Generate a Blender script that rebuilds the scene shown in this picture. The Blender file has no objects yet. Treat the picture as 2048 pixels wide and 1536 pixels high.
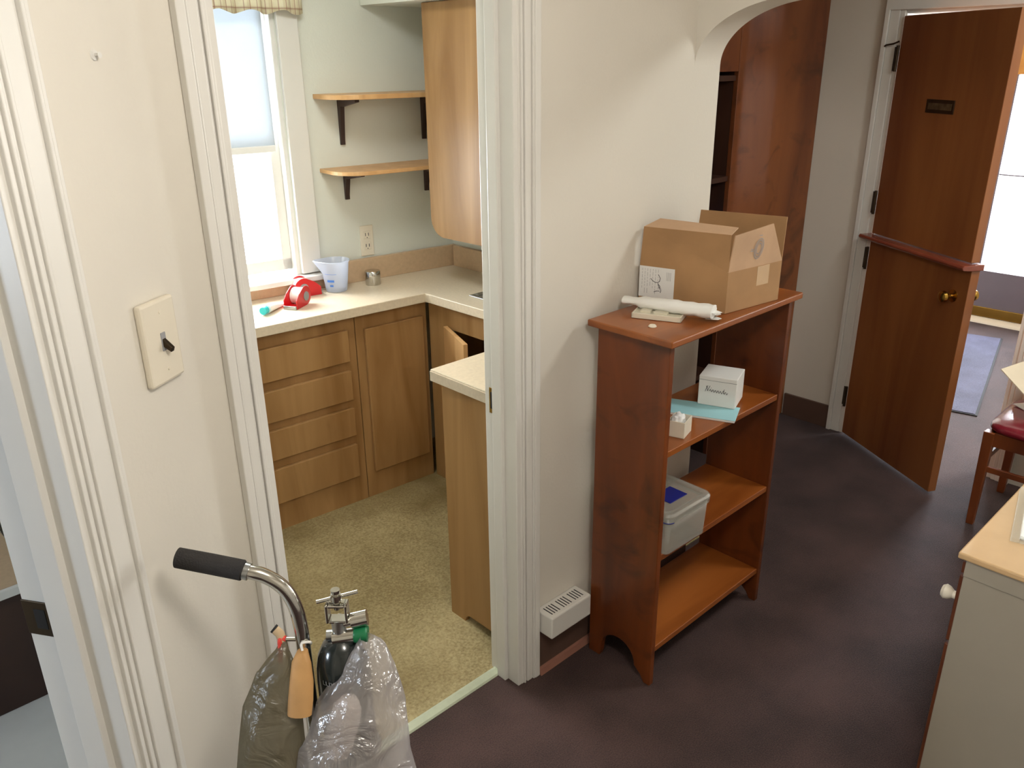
import bpy, bmesh, math, random
from mathutils import Vector, Matrix
random.seed(7)
scene = bpy.context.scene
COL = scene.collection
PI = math.pi

# ------------------------------------------------------------------ materials
def lin(c):
    return tuple((v/255/12.92 if v/255 <= .04045 else ((v/255+.055)/1.055)**2.4) for v in c) + (1,)

def new_mat(name):
    m = bpy.data.materials.new(name); m.use_nodes = True
    nt = m.node_tree
    return m, nt, nt.nodes, nt.links, nt.nodes['Principled BSDF']

def plain(name, c, rough=.5, metal=0, spec=.5, var=.04, scale=6, bump=0, bscale=80, coat=0):
    m, nt, N, L, b = new_mat(name)
    b.inputs['Roughness'].default_value = rough
    b.inputs['Metallic'].default_value = metal
    b.inputs['Specular IOR Level'].default_value = spec
    b.inputs['Coat Weight'].default_value = coat
    tc = N.new('ShaderNodeTexCoord')
    n = N.new('ShaderNodeTexNoise'); n.inputs['Scale'].default_value = scale; n.inputs['Detail'].default_value = 4
    L.new(tc.outputs['Object'], n.inputs['Vector'])
    r = N.new('ShaderNodeValToRGB')
    a = lin(c)
    r.color_ramp.elements[0].color = tuple(v*(1-var*2) for v in a[:3])+(1,)
    r.color_ramp.elements[1].color = tuple(min(1, v*(1+var*2)) for v in a[:3])+(1,)
    r.color_ramp.elements[0].position = .3; r.color_ramp.elements[1].position = .7
    L.new(n.outputs['Fac'], r.inputs['Fac']); L.new(r.outputs['Color'], b.inputs['Base Color'])
    if bump:
        n2 = N.new('ShaderNodeTexNoise'); n2.inputs['Scale'].default_value = bscale; n2.inputs['Detail'].default_value = 3
        L.new(tc.outputs['Object'], n2.inputs['Vector'])
        bp = N.new('ShaderNodeBump'); bp.inputs['Strength'].default_value = bump; bp.inputs['Distance'].default_value = .01
        L.new(n2.outputs['Fac'], bp.inputs['Height']); L.new(bp.outputs['Normal'], b.inputs['Normal'])
    return m

def wood(name, c1, c2, rough=.35, scale=(14, 14, 1.2), knots=None, coat=0, spec=.5):
    m, nt, N, L, b = new_mat(name)
    b.inputs['Roughness'].default_value = rough
    b.inputs['Coat Weight'].default_value = coat
    b.inputs['Specular IOR Level'].default_value = spec
    tc = N.new('ShaderNodeTexCoord'); mp = N.new('ShaderNodeMapping')
    mp.inputs['Scale'].default_value = scale
    L.new(tc.outputs['Object'], mp.inputs['Vector'])
    n = N.new('ShaderNodeTexNoise'); n.inputs['Scale'].default_value = 1.0; n.inputs['Detail'].default_value = 6; n.inputs['Distortion'].default_value = .8
    L.new(mp.outputs['Vector'], n.inputs['Vector'])
    r = N.new('ShaderNodeValToRGB')
    r.color_ramp.elements[0].color = lin(c1); r.color_ramp.elements[1].color = lin(c2)
    r.color_ramp.elements[0].position = .33; r.color_ramp.elements[1].position = .68
    L.new(n.outputs['Fac'], r.inputs['Fac'])
    out = r.outputs['Color']
    if knots:
        nz = N.new('ShaderNodeTexNoise'); nz.inputs['Scale'].default_value = knots[1]; nz.inputs['Detail'].default_value = 5; nz.inputs['Distortion'].default_value = 1.2
        mp2 = N.new('ShaderNodeMapping'); mp2.inputs['Scale'].default_value = (1, 1, 1.3)
        L.new(tc.outputs['Object'], mp2.inputs['Vector']); L.new(mp2.outputs['Vector'], nz.inputs['Vector'])
        r2 = N.new('ShaderNodeValToRGB')
        r2.color_ramp.elements[0].color = (0, 0, 0, 1); r2.color_ramp.elements[1].color = (.75, .75, .75, 1)
        r2.color_ramp.elements[0].position = .54; r2.color_ramp.elements[1].position = .78
        L.new(nz.outputs['Fac'], r2.inputs['Fac'])
        mx = N.new('ShaderNodeMixRGB'); mx.inputs['Color2'].default_value = lin(knots[0])
        L.new(r2.outputs['Color'], mx.inputs['Fac']); L.new(out, mx.inputs['Color1'])
        out = mx.outputs['Color']
    L.new(out, b.inputs['Base Color'])
    return m

def carpet(name, c1, c2, scale=3, stain=None, sheen=0, fine=260):
    m, nt, N, L, b = new_mat(name)
    b.inputs['Roughness'].default_value = .8
    b.inputs['Specular IOR Level'].default_value = .3
    b.inputs['Sheen Tint'].default_value = (.8, .85, 1, 1)
    b.inputs['Sheen Weight'].default_value = sheen
    b.inputs['Sheen Roughness'].default_value = .4
    tc = N.new('ShaderNodeTexCoord')
    n = N.new('ShaderNodeTexNoise'); n.inputs['Scale'].default_value = fine; n.inputs['Detail'].default_value = 3
    n1 = N.new('ShaderNodeTexNoise'); n1.inputs['Scale'].default_value = scale; n1.inputs['Detail'].default_value = 5
    for q in (n, n1): L.new(tc.outputs['Object'], q.inputs['Vector'])
    ad = N.new('ShaderNodeMath'); ad.operation = 'ADD'
    m1 = N.new('ShaderNodeMath'); m1.operation = 'MULTIPLY'; m1.inputs[1].default_value = .55
    m2 = N.new('ShaderNodeMath'); m2.operation = 'MULTIPLY'; m2.inputs[1].default_value = .45
    L.new(n.outputs['Fac'], m1.inputs[0]); L.new(n1.outputs['Fac'], m2.inputs[0])
    L.new(m1.outputs[0], ad.inputs[0]); L.new(m2.outputs[0], ad.inputs[1])
    r = N.new('ShaderNodeValToRGB')
    r.color_ramp.elements[0].color = lin(c1); r.color_ramp.elements[1].color = lin(c2)
    r.color_ramp.elements[0].position = .38; r.color_ramp.elements[1].position = .62
    L.new(ad.outputs[0], r.inputs['Fac'])
    out = r.outputs['Color']
    if stain:
        n3 = N.new('ShaderNodeTexNoise'); n3.inputs['Scale'].default_value = 1.6; n3.inputs['Detail'].default_value = 6
        L.new(tc.outputs['Object'], n3.inputs['Vector'])
        r3 = N.new('ShaderNodeValToRGB')
        r3.color_ramp.elements[0].position = .48; r3.color_ramp.elements[1].position = .72
        L.new(n3.outputs['Fac'], r3.inputs['Fac'])
        mx = N.new('ShaderNodeMixRGB'); mx.inputs['Color2'].default_value = lin(stain)
        L.new(r3.outputs['Color'], mx.inputs['Fac']); L.new(out, mx.inputs['Color1']); out = mx.outputs['Color']
    L.new(out, b.inputs['Base Color'])
    bp = N.new('ShaderNodeBump'); bp.inputs['Strength'].default_value = .5; bp.inputs['Distance'].default_value = .006
    L.new(n.outputs['Fac'], bp.inputs['Height']); L.new(bp.outputs['Normal'], b.inputs['Normal'])
    return m

def clear(name, tint, opac, diff, rough=.12, gloss=.12, crinkle=0, trl=.5):
    """thin clear or frosted sheet: transparent + glossy + some diffuse"""
    m = bpy.data.materials.new(name); m.use_nodes = True
    nt = m.node_tree; N, L = nt.nodes, nt.links
    for x in list(N): N.remove(x)
    o = N.new('ShaderNodeOutputMaterial')
    t = N.new('ShaderNodeBsdfTransparent'); t.inputs['Color'].default_value = tint
    g = N.new('ShaderNodeBsdfGlossy'); g.inputs['Roughness'].default_value = rough
    d = N.new('ShaderNodeBsdfDiffuse'); d.inputs['Color'].default_value = diff
    tl = N.new('ShaderNodeBsdfTranslucent'); tl.inputs['Color'].default_value = diff
    md = N.new('ShaderNodeMixShader'); md.inputs[0].default_value = trl
    L.new(d.outputs[0], md.inputs[1]); L.new(tl.outputs[0], md.inputs[2])
    m1 = N.new('ShaderNodeMixShader'); m1.inputs[0].default_value = opac
    L.new(t.outputs[0], m1.inputs[1]); L.new(md.outputs[0], m1.inputs[2])
    m2 = N.new('ShaderNodeMixShader'); m2.inputs[0].default_value = gloss
    L.new(m1.outputs[0], m2.inputs[1]); L.new(g.outputs[0], m2.inputs[2])
    if crinkle:
        tc = N.new('ShaderNodeTexCoord'); n = N.new('ShaderNodeTexNoise')
        n.inputs['Scale'].default_value = crinkle; n.inputs['Detail'].default_value = 4; n.inputs['Distortion'].default_value = 1.5
        L.new(tc.outputs['Object'], n.inputs['Vector'])
        bp = N.new('ShaderNodeBump'); bp.inputs['Strength'].default_value = .9; bp.inputs['Distance'].default_value = .02
        L.new(n.outputs['Fac'], bp.inputs['Height'])
        L.new(bp.outputs['Normal'], g.inputs['Normal']); L.new(bp.outputs['Normal'], d.inputs['Normal'])
    L.new(m2.outputs[0], o.inputs['Surface'])
    return m

def plaid(name):
    m, nt, N, L, b = new_mat(name)
    b.inputs['Roughness'].default_value = .9
    tc = N.new('ShaderNodeTexCoord'); sx = N.new('ShaderNodeSeparateXYZ')
    L.new(tc.outputs['Object'], sx.inputs[0])
    def stripe(sock, freq, lo):
        mu = N.new('ShaderNodeMath'); mu.operation = 'MULTIPLY'; mu.inputs[1].default_value = freq
        L.new(sock, mu.inputs[0])
        fr = N.new('ShaderNodeMath'); fr.operation = 'FRACT'; L.new(mu.outputs[0], fr.inputs[0])
        gt = N.new('ShaderNodeMath'); gt.operation = 'GREATER_THAN'; gt.inputs[1].default_value = lo
        L.new(fr.outputs[0], gt.inputs[0]); return gt.outputs[0]
    col = None
    base = N.new('ShaderNodeRGB'); base.outputs[0].default_value = lin((226, 220, 192)); col = base.outputs[0]
    for s, f, lo, c in ((sx.outputs['X'], 22, .72, (205, 193, 160)), (sx.outputs['Z'], 22, .72, (205, 193, 160)),
                        (sx.outputs['X'], 44, .86, (150, 95, 85)), (sx.outputs['Z'], 24, .9, (150, 95, 85))):
        g = stripe(s, f, lo)
        mu = N.new('ShaderNodeMath'); mu.operation = 'MULTIPLY'; mu.inputs[1].default_value = .55; L.new(g, mu.inputs[0])
        mx = N.new('ShaderNodeMixRGB'); mx.inputs['Color2'].default_value = lin(c)
        L.new(mu.outputs[0], mx.inputs['Fac']); L.new(col, mx.inputs['Color1']); col = mx.outputs['Color']
    L.new(col, b.inputs['Base Color'])
    return m

M = dict(
    wall=plain('cream_paint', (219, 214, 203), .6, var=.012, scale=2, bump=.05, bscale=120),
    wallk=plain('pale_kitchen_paint', (219, 222, 212), .6, var=.012, scale=2, bump=.05, bscale=120),
    trim=plain('white_gloss_trim_paint', (222, 220, 214), .35, var=.01, scale=3),
    ceil=plain('white_ceiling_paint', (235, 232, 222), .8, var=.01),
    carpet=carpet('plum_brown_carpet', (48, 34, 31), (82, 61, 57), 4, sheen=.16),
    kcarpet=carpet('gold_beige_carpet', (136, 121, 84), (178, 163, 122), 3, stain=(118, 98, 58), fine=120),
    oak=wood('honey_oak_veneer', (142, 104, 60), (174, 136, 90), .4, (9, 9, .8)),
    oakl=wood('light_birch_veneer', (196, 150, 98), (216, 174, 122), .4, (9, 9, .8)),
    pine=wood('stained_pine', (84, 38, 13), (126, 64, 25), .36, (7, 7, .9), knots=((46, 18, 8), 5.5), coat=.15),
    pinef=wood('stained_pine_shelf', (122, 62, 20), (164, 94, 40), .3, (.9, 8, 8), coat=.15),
    panel=wood('knotty_pine_panel', (104, 52, 24), (150, 88, 44), .5, (3, 3, .8), knots=((52, 26, 14), 5.0)),
    nichew=wood('shaded_niche_wood', (50, 30, 22), (74, 44, 30), .5, (6, 6, .8)),  # dark tone carries the shade of the alcove recess
    door=wood('reddish_brown_varnished_wood', (122, 68, 36), (160, 102, 56), .38, (5, 5, .5), coat=.25),
    ledge=wood('red_varnished_wood', (118, 52, 36), (140, 68, 46), .25, (.6, 6, 6), coat=.4),
    lam=plain('beige_laminate', (214, 200, 176), .3, var=.03, scale=90),
    lamf=plain('beige_laminate_edge', (206, 192, 170), .35, var=.03, scale=90),
    splash=plain('tan_laminate', (196, 168, 136), .4, var=.03, scale=60),
    chrome=plain('chrome', (200, 198, 192), .12, 1, var=.01),
    steel=plain('brushed_steel', (170, 172, 172), .3, 1, var=.05, scale=30),
    brass=plain('brass', (190, 150, 70), .25, 1, var=.05, scale=20),
    bronze=plain('dark_bronze', (70, 58, 44), .4, .8, var=.08, scale=20),
    foam=plain('black_foam_rubber', (40, 38, 38), .8, var=.1, scale=40, bump=.3, bscale=300),
    tank=plain('dark_green_black_enamel', (30, 36, 36), .2, .1, var=.05, coat=.5),
    green=plain('green_plastic', (20, 110, 66), .35),
    red=plain('red_plastic', (200, 24, 32), .35),
    redp=plain('red_tape', (220, 70, 60), .5),
    white=plain('white_plastic', (236, 236, 232), .4, var=.01),
    ivory=plain('ivory_plastic', (224, 216, 198), .4, var=.01),
    paper=plain('white_paper', (228, 228, 226), .7, var=.02),
    cream=plain('cream_paper', (236, 222, 196), .7, var=.03),
    card=plain('brown_cardboard', (166, 128, 88), .8, var=.05, scale=9),
    cardl=plain('brown_cardboard_inner_face', (192, 158, 126), .8, var=.05, scale=9),
    tape=plain('shiny_parcel_tape', (196, 164, 126), .2, var=.05),
    ink=plain('black_ink', (40, 40, 46), .7),
    inkblue=plain('blue_ink', (70, 120, 200), .6),
    inkgrey=plain('grey_ink', (150, 150, 152), .7),
    blueb=plain('blue_fabric', (24, 70, 150), .6, var=.1),
    navy=plain('navy_plastic', (26, 34, 120), .4),
    teal=plain('turquoise_plastic', (40, 190, 196), .35),
    aqua=plain('pale_blue_paper', (160, 212, 220), .5, var=.03),
    vinyl=plain('burgundy_vinyl', (120, 26, 40), .22, var=.05, coat=.3),
    chairw=wood('chair_cherry_wood', (96, 44, 18), (128, 66, 30), .35, (6, 6, .8)),
    desktop=plain('glossy_tan_laminate', (206, 172, 128), .12, var=.05, scale=5, coat=.6),
    deskg=plain('grey_painted_metal', (158, 150, 136), .4, var=.015),
    deskr=wood('desk_reddish_wood', (84, 42, 24), (110, 60, 34), .4, (.8, 6, 6)),
    base=plain('brown_vinyl_baseboard', (92, 70, 60), .5, var=.06),
    baser=plain('pinkish_brown_moulding', (140, 96, 80), .5, var=.06),
    alum=plain('pale_green_anodised_strip', (196, 204, 180), .35, .2, var=.03, scale=30),
    bracket=plain('dark_brown_metal', (62, 46, 42), .5, .2),
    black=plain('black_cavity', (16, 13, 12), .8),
    tanst=plain('tan_padding', (190, 146, 92), .6, var=.08, scale=12),
    tube=plain('beige_rubber', (196, 172, 138), .6),
    tile=plain('white_floor_tile', (214, 212, 206), .25, var=.03, scale=5),
    bath=plain('bathroom_paint', (206, 196, 176), .6, var=.015),
    choc=plain('chocolate_brown_panel', (56, 34, 24), .45, var=.1, scale=6),
    greyd=plain('grey_door_paint', (112, 103, 112), .5, var=.02),
    amber=wood('amber_varnished_wood', (190, 124, 44), (216, 150, 62), .35, (.8, 5, 5)),
    glass=clear('window_glass', (1, 1, 1, 1), 0.0, (1, 1, 1, 1), .02, .05),
    shade=clear('white_roller_shade_cloth', (1, 1, 1, 1), .97, lin((206, 214, 222)), .6, .03, trl=.22),
    bag=clear('clear_polythene', (.88, .87, .87, 1), .42, lin((206, 200, 198)), .14, .12, crinkle=15),
    bagg=clear('grey_green_polythene', (.62, .60, .52, 1), .62, lin((140, 132, 110)), .3, .06, crinkle=12),
    tub=clear('frosted_clear_plastic', (.96, .97, .96, 1), .24, lin((232, 232, 224)), .2, .07),
    cup=clear('milky_plastic', (.92, .95, 1, 1), .62, lin((226, 232, 244)), .25, .06),
    valance=plaid('plaid_cotton'),
    matm=carpet('grey_blue_door_mat', (58, 57, 76), (88, 87, 112), 6, sheen=.2),
    blister=plain('glossy_ivory_film', (214, 208, 188), .25, var=.03),
    soap=plain('pinkish_white_plastic', (206, 196, 190), .4),
)

# ------------------------------------------------------------------ mesh helpers
def box(bm, x0, x1, y0, y1, z0, z1, X=None):
    vs = [bm.verts.new(Vector((x, y, z)) if X is None else X @ Vector((x, y, z)))
          for z in (z0, z1) for y in (y0, y1) for x in (x0, x1)]
    for f in ((0, 2, 3, 1), (4, 5, 7, 6), (0, 1, 5, 4), (2, 6, 7, 3), (0, 4, 6, 2), (1, 3, 7, 5)):
        bm.faces.new([vs[i] for i in f])

def prism(bm, pts, lo, hi, axis='z', X=None):
    """extrude a 2d outline along an axis: z -> pts are (x,y); x -> (y,z); y -> (x,z)"""
    def P(p, t):
        v = {'z': (p[0], p[1], t), 'x': (t, p[0], p[1]), 'y': (p[0], t, p[1])}[axis]
        return Vector(v) if X is None else X @ Vector(v)
    a = [bm.verts.new(P(p, lo)) for p in pts]; b = [bm.verts.new(P(p, hi)) for p in pts]
    n = len(pts)
    bm.faces.new(a); bm.faces.new(b[::-1])
    for i in range(n):
        bm.faces.new((a[i], b[i], b[(i+1) % n], a[(i+1) % n]))

def lathe(bm, prof, c, n=24, X=None):
    rings = []
    for r, z in prof:
        rings.append([bm.verts.new((X or Matrix()) @ Vector((c[0]+r*math.cos(2*PI*i/n), c[1]+r*math.sin(2*PI*i/n), c[2]+z))) for i in range(n)])
    for a, b in zip(rings, rings[1:]):
        for i in range(n):
            bm.faces.new((a[i], a[(i+1) % n], b[(i+1) % n], b[i]))
    if prof[0][0] > 1e-5: bm.faces.new(rings[0][::-1])
    if prof[-1][0] > 1e-5: bm.faces.new(rings[-1])

def tube(bm, path, r, n=12, caps=True):
    path = [Vector(p) for p in path]
    rs = r if isinstance(r, (list, tuple)) else [r]*len(path)
    rings = []
    up = None
    for i, p in enumerate(path):
        t = (path[min(i+1, len(path)-1)] - path[max(i-1, 0)]).normalized()
        if up is None:
            up = Vector((0, 0, 1)) if abs(t.z) < .9 else Vector((1, 0, 0))
        s = t.cross(up).normalized(); up = s.cross(t).normalized()
        rings.append([bm.verts.new(p + (s*math.cos(2*PI*k/n) + up*math.sin(2*PI*k/n))*rs[i]) for k in range(n)])
    for a, b in zip(rings, rings[1:]):
        for k in range(n):
            bm.faces.new((a[k], a[(k+1) % n], b[(k+1) % n], b[k]))
    if caps:
        bm.faces.new(rings[0][::-1]); bm.faces.new(rings[-1])

def smooth_path(pts, k=6):
    pts = [Vector(p) for p in pts]; out = []
    for i in range(len(pts)-1):
        p0, p1, p2, p3 = pts[max(i-1, 0)], pts[i], pts[i+1], pts[min(i+2, len(pts)-1)]
        for j in range(k):
            t = j/k
            out.append(.5*((2*p1)+(p2-p0)*t+(2*p0-5*p1+4*p2-p3)*t*t+(3*p1-p0-3*p2+p3)*t**3))
    out.append(pts[-1]); return out

def obj(name, bm, m, parent=None, bevel=0, smooth=False, ang=40, seg=2):
    bmesh.ops.recalc_face_normals(bm, faces=bm.faces)
    me = bpy.data.meshes.new(name); bm.to_mesh(me); bm.free()
    me.materials.append(m)
    if smooth:
        me.polygons.foreach_set('use_smooth', [True]*len(me.polygons))
        me.set_sharp_from_angle(angle=math.radians(ang))
    o = bpy.data.objects.new(name, me); COL.objects.link(o)
    if parent:
        o.parent = parent
        w = Vector(parent.location); q = parent.parent
        while q: w += Vector(q.location); q = q.parent
        o.location = -w
    if bevel:
        b = o.modifiers.new('bevel', 'BEVEL'); b.width = bevel; b.segments = seg; b.limit_method = 'ANGLE'
    return o

def bx(name, dims, m, parent=None, bevel=.002, X=None):
    bm = bmesh.new(); box(bm, *dims, X=X)
    return obj(name, bm, m, parent, bevel)

def tag(o, label, cat, group=None):
    o['label'] = label; o['category'] = cat
    if group: o['group'] = group
    return o

def thing(name, label, cat, loc, group=None):
    o = bpy.data.objects.new(name, None); COL.objects.link(o)
    o.location = loc; o.empty_display_size = .05
    return tag(o, label, cat, group)

def struct(name, bm, m, bevel=0, smooth=False, ang=40):
    o = obj(name, bm, m, None, bevel, smooth, ang); o['kind'] = 'structure'; return o

def frame(origin, xdir, ydir):
    x = Vector(xdir).normalized(); y = Vector(ydir).normalized(); z = x.cross(y)
    return Matrix(((x.x, y.x, z.x, origin[0]), (x.y, y.y, z.y, origin[1]), (x.z, y.z, z.z, origin[2]), (0, 0, 0, 1)))

def strokes(name, polys, X, m, parent, w=.0008):
    """pen strokes: thin raised ribbons in the local xy plane of X"""
    bm = bmesh.new()
    for pl in polys:
        pts = [Vector((p[0], p[1], .0006)) for p in pl]
        for a, b in zip(pts, pts[1:]):
            d = (b-a)
            if d.length < 1e-6: continue
            s = Vector((-d.y, d.x, 0)).normalized()*w; e = d.normalized()*w*.6
            bm.faces.new([bm.verts.new(X @ q) for q in (a-s-e, b-s+e, b+s+e, a+s-e)])
    return obj(name, bm, m, parent)

H = 2.45           # ceiling height
# ------------------------------------------------------------------ floors and ceiling
bm = bmesh.new()
prism(bm, [(-1.6, -1.4), (6.7, -1.4), (6.7, 2.35), (2.58, 2.35), (2.58, 1.74), (2.25, 1.74), (2.25, 1.586), (.60, 1.586), (.29, 1.34), (-1.6, .10)], -.06, 0)
struct('floor', bm, M['carpet'])
bm = bmesh.new(); prism(bm, [(.46, 1.586), (2.6, 1.586), (2.6, 3.2), (.46, 3.5)], -.06, .004)
struct('floor_kitchen', bm, M['kcarpet'])
bm = bmesh.new(); prism(bm, [(.29, 1.34), (.60, 1.586), (.46, 1.586), (.46, 3.6), (-1.6, 3.6), (-1.6, .10)], -.06, 0)
struct('floor_bathroom', bm, M['tile'])
bm = bmesh.new(); box(bm, -1.6, 6.7, -1.4, 3.7, H, H+.08)
struct('ceiling', bm, M['ceil'])

# ------------------------------------------------------------------ walls
C0 = Vector((.575, 1.5, 0)); D = Vector((.8387, .5446, 0)); NB = Vector((-.5446, .8387, 0))   # angled wall: direction and inward normal
def dg(s, n): v = C0 + D*s + NB*n; return (v.x, v.y)
DX = frame(C0, D, NB)
arc = []
P0, P1, P2 = Vector(dg(-.035, 0)), Vector((.575, 1.5)), Vector((.61, 1.5))
for i in range(9):
    t = i/8; q = P0*(1-t)**2 + P1*2*t*(1-t) + P2*t*t; arc.append((q.x, q.y))
bm = bmesh.new()
prism(bm, [dg(-.358, 0)] + arc + [(.685, 1.5), (.685, 1.6), (.52, 1.66), (.40, 1.60), dg(-.358, .145)], 0, H)
box(bm, -1.10, -.358, 0, .145, 2.06, H, X=DX)
box(bm, -2.3, -1.10, 0, .145, 0, H, X=DX)
struct('wall_left', bm, M['wall'], smooth=True, ang=30)

bm = bmesh.new()
box(bm, 1.443, 2.31, 1.5, 1.6, 0, H)
box(bm, .685, 1.443, 1.5, 1.6, 2.06, H)
box(bm, 2.25, 2.31, 1.6, 1.73, 0, H)
box(bm, 2.31, 2.58, 1.70, 1.73, 0, H)
struct('wall_front', bm, M['wall'])

# wall with the arched opening spanning the hall
bm = bmesh.new()
arch = [(1.5 - .30*(1-math.cos(a)), 1.825 + .17*math.sin(a)) for a in [i*PI/2/24 for i in range(25)]]
pts = [(1.5, H)] + arch + [(-.9, 1.995)] + [(-1.2 + .30*(1-math.cos(a)), 1.825 + .17*math.sin(a)) for a in [PI/2 - i*PI/2/16 for i in range(1, 17)]] + [(-1.2, 0), (-1.3, 0), (-1.3, H)]
prism(bm, pts, 2.176, 2.31, 'x')
struct('wall_arch', bm, M['wall'], smooth=True, ang=35)

bm = bmesh.new()     # wall with the dutch door
box(bm, 3.96, 4.07, 1.665, 2.35, 0, H)
box(bm, 3.96, 4.07, .925, 1.665, 2.04, H)
box(bm, 3.96, 4.07, .40, .925, 0, H)
box(bm, 3.96, 4.07, -1.3, .40, 2.04, H)
struct('wall_right', bm, M['wall'])
bm = bmesh.new(); box(bm, -1.5, 6.6, -1.4, -1.3, 0, H); struct('wall_behind', bm, M['wall'])
bm = bmesh.new(); box(bm, -1.6, -1.5, -1.3, .2, 0, H); struct('wall_hall_end', bm, M['wall'])
bm = bmesh.new()
box(bm, 2.58, 6.6, 2.32, 2.42, 0, H)
struct('wall_alcove_back', bm, M['wall'])
bm = bmesh.new()     # front room outer wall: door opening y 1.02..1.98, window opening y -1.0..0.3
box(bm, 6.56, 6.66, 1.98, 2.32, 0, H); box(bm, 6.56, 6.66, .98, 1.98, 2.08, H)
box(bm, 6.56, 6.66, .3, .98, 0, H); box(bm, 6.56, 6.66, -1.0, .3, 0, .8); box(bm, 6.56, 6.66, -1.0, .3, 2.1, H); box(bm, 6.56, 6.66, -1.3, -1.0, 0, H)
struct('wall_front_room', bm, M['wall'])
# kitchen walls: the window wall runs slightly askew
FX = frame((2.54, 3.095, 0), (1, -.12, 0), (.12, 1, 0))
def fl(x): return (x-2.54)*1.00717            # room x on the window wall -> local x
bm = bmesh.new()
wl, wr, wb, wt = fl(.985), fl(1.752), .975, 2.10
box(bm, fl(.30), wl, 0, .14, 0, H, X=FX); box(bm, wr, fl(2.62), 0, .14, 0, H, X=FX)
box(bm, wl, wr, 0, .14, 0, wb, X=FX); box(bm, wl, wr, 0, .14, wt, H, X=FX)
struct('wall_kitchen_back', bm, M['wallk'])
bm = bmesh.new(); box(bm, 2.54, 2.58, 1.73, 3.12, 0, H); struct('wall_kitchen_right', bm, M['wallk'])
bm = bmesh.new(); box(bm, .42, .52, 1.63, 3.42, 0, H); struct('wall_kitchen_left', bm, M['wallk'])
bm = bmesh.new()
box(bm, -1.5, .42, 3.02, 3.12, 0, H); box(bm, -1.6, -1.5, .2, 1.2, 0, H); box(bm, -1.6, -1.5, 2.6, 3.12, 0, H)
box(bm, -1.6, -1.5, 1.2, 2.6, 0, 1.1); box(bm, -1.6, -1.5, 1.2, 2.6, 1.7, H); box(bm, -1.6, -1.5, 1.2, 1.6, 1.1, 1.7); box(bm, -1.6, -1.5, 2.2, 2.6, 1.1, 1.7)
struct('wall_bathroom', bm, M['bath'])
bm = bmesh.new()     # soffit above the wall cabinets
box(bm, 2.13, 2.54, 1.735, 3.14, 2.062, H)
struct('trim_1', bm, M['wallk'])

# ------------------------------------------------------------------ kitchen doorway trim
def casing_profile(bm, inner, outer, front, back, z0, z1, sgn):
    """moulded door casing: inner bead, flat field with a bead, raised back band. x between inner and outer; y front<back"""
    w = (outer-inner)
    a = lambda f: inner + w*f
    for f0, f1, d in ((0, .14, .55), (.12, .22, .75), (.22, .30, .5), (.30, .62, .72), (.62, .70, .95), (.70, 1.0, 1.0)):
        x0, x1 = sorted((a(f0), a(f1)))
        box(bm, x0, x1, back-(back-front)*d, back, z0, z1)
bm = bmesh.new()
box(bm, 1.423, 1.443, 1.488, 1.615, 0, 2.05); box(bm, 1.409, 1.424, 1.535, 1.572, 0, 2.04)
casing_profile(bm, 1.437, 1.508, 1.476, 1.5, 0, 2.12, 1)
struct('trim_2', bm, M['trim'], bevel=.003)
bm = bmesh.new()
box(bm, .685, .705, 1.488, 1.615, 0, 2.05); box(bm, .704, .718, 1.535, 1.572, 0, 2.04)
casing_profile(bm, .692, .632, 1.474, 1.5, 0, 2.12, -1)
struct('trim_3', bm, M['trim'], bevel=.003)
bm = bmesh.new()
box(bm, .632, 1.508, 1.476, 1.5, 2.06, 2.13); box(bm, .705, 1.423, 1.488, 1.615, 2.04, 2.06)
struct('trim_4', bm, M['trim'], bevel=.003)
bm = bmesh.new(); prism(bm, [(1.570, 0), (1.603, 0), (1.601, .009), (1.590, .012), (1.574, .006)], .705, 1.423, 'x')
o = tag(obj('threshold_strip', bm, M['alum']), 'pale greenish metal carpet strip across the kitchen doorway floor', 'threshold')
t = thing('strike_plate', 'small dark bronze latch plate on the right kitchen door jamb', 'strike plate', (1.423, 1.585, .955))
bx('plate', (1.4215, 1.4235, 1.570, 1.596, .915, .992), M['brass'], t, .001)
bx('latch_hole', (1.419, 1.422, 1.577, 1.589, .93, .98), M['black'], t, .001)

# left door (angled wall) trim: casing s -.345..-.257, jamb, stop
bm = bmesh.new()
for f0, f1, d in ((0, .12, .014), (.12, .2, .019), (.2, .3, .014), (.3, .38, .019), (.38, .82, .016), (.82, .90, .024), (.90, 1, .022)):
    box(bm, -.346+.090*f0, -.346+.090*f1, -d, .004, 0, 2.12, X=DX)
struct('trim_5', bm, M['trim'], bevel=.002)
bm = bmesh.new()
box(bm, -.360, -.340, -.006, .150, 0, 2.06, X=DX); box(bm, -.356, -.352, .03, .07, 0, 2.05, X=DX)
box(bm, -.374, -.358, .040, .088, 0, 2.05, X=DX)
box(bm, -1.10, -.358, -.02, .15, 2.04, 2.08, X=DX); box(bm, -1.12, -1.10, -.006, .150, 0, 2.06, X=DX)
struct('trim_6', bm, M['trim'], bevel=.002)
t = thing('strike_plate', 'tarnished brass strike plate on the left door jamb near the bottom left', 'strike plate', tuple(DX @ Vector((-.361, .118, .965))))
bx('plate', (-.3625, -.3595, .092, .150, .93, 1.0), M['bronze'], t, .001, X=DX)
bx('latch_hole', (-.3635, -.362, .105, .128, .945, .985), M['black'], t, .001, X=DX)
bx('lip', (-.366, -.3585, .088, .094, .94, .99), M['brass'], t, .002, X=DX)

# low chest in the room behind the left door
t = thing('storage_chest', 'low dark brown chest with a pale edged tan top seen through the left doorway', 'chest', (-.2, 2.7, 0))
bx('body', (-.75, .365, 2.50, 3.01, 0, .40), M['choc'], t, .004)
bx('top', (-.77, .375, 2.485, 3.015, .41, .43), M['splash'], t, .003)
bx('top_edge', (-.772, .377, 2.475, 3.0, .395, .425), M['trim'], t, .003)

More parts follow.
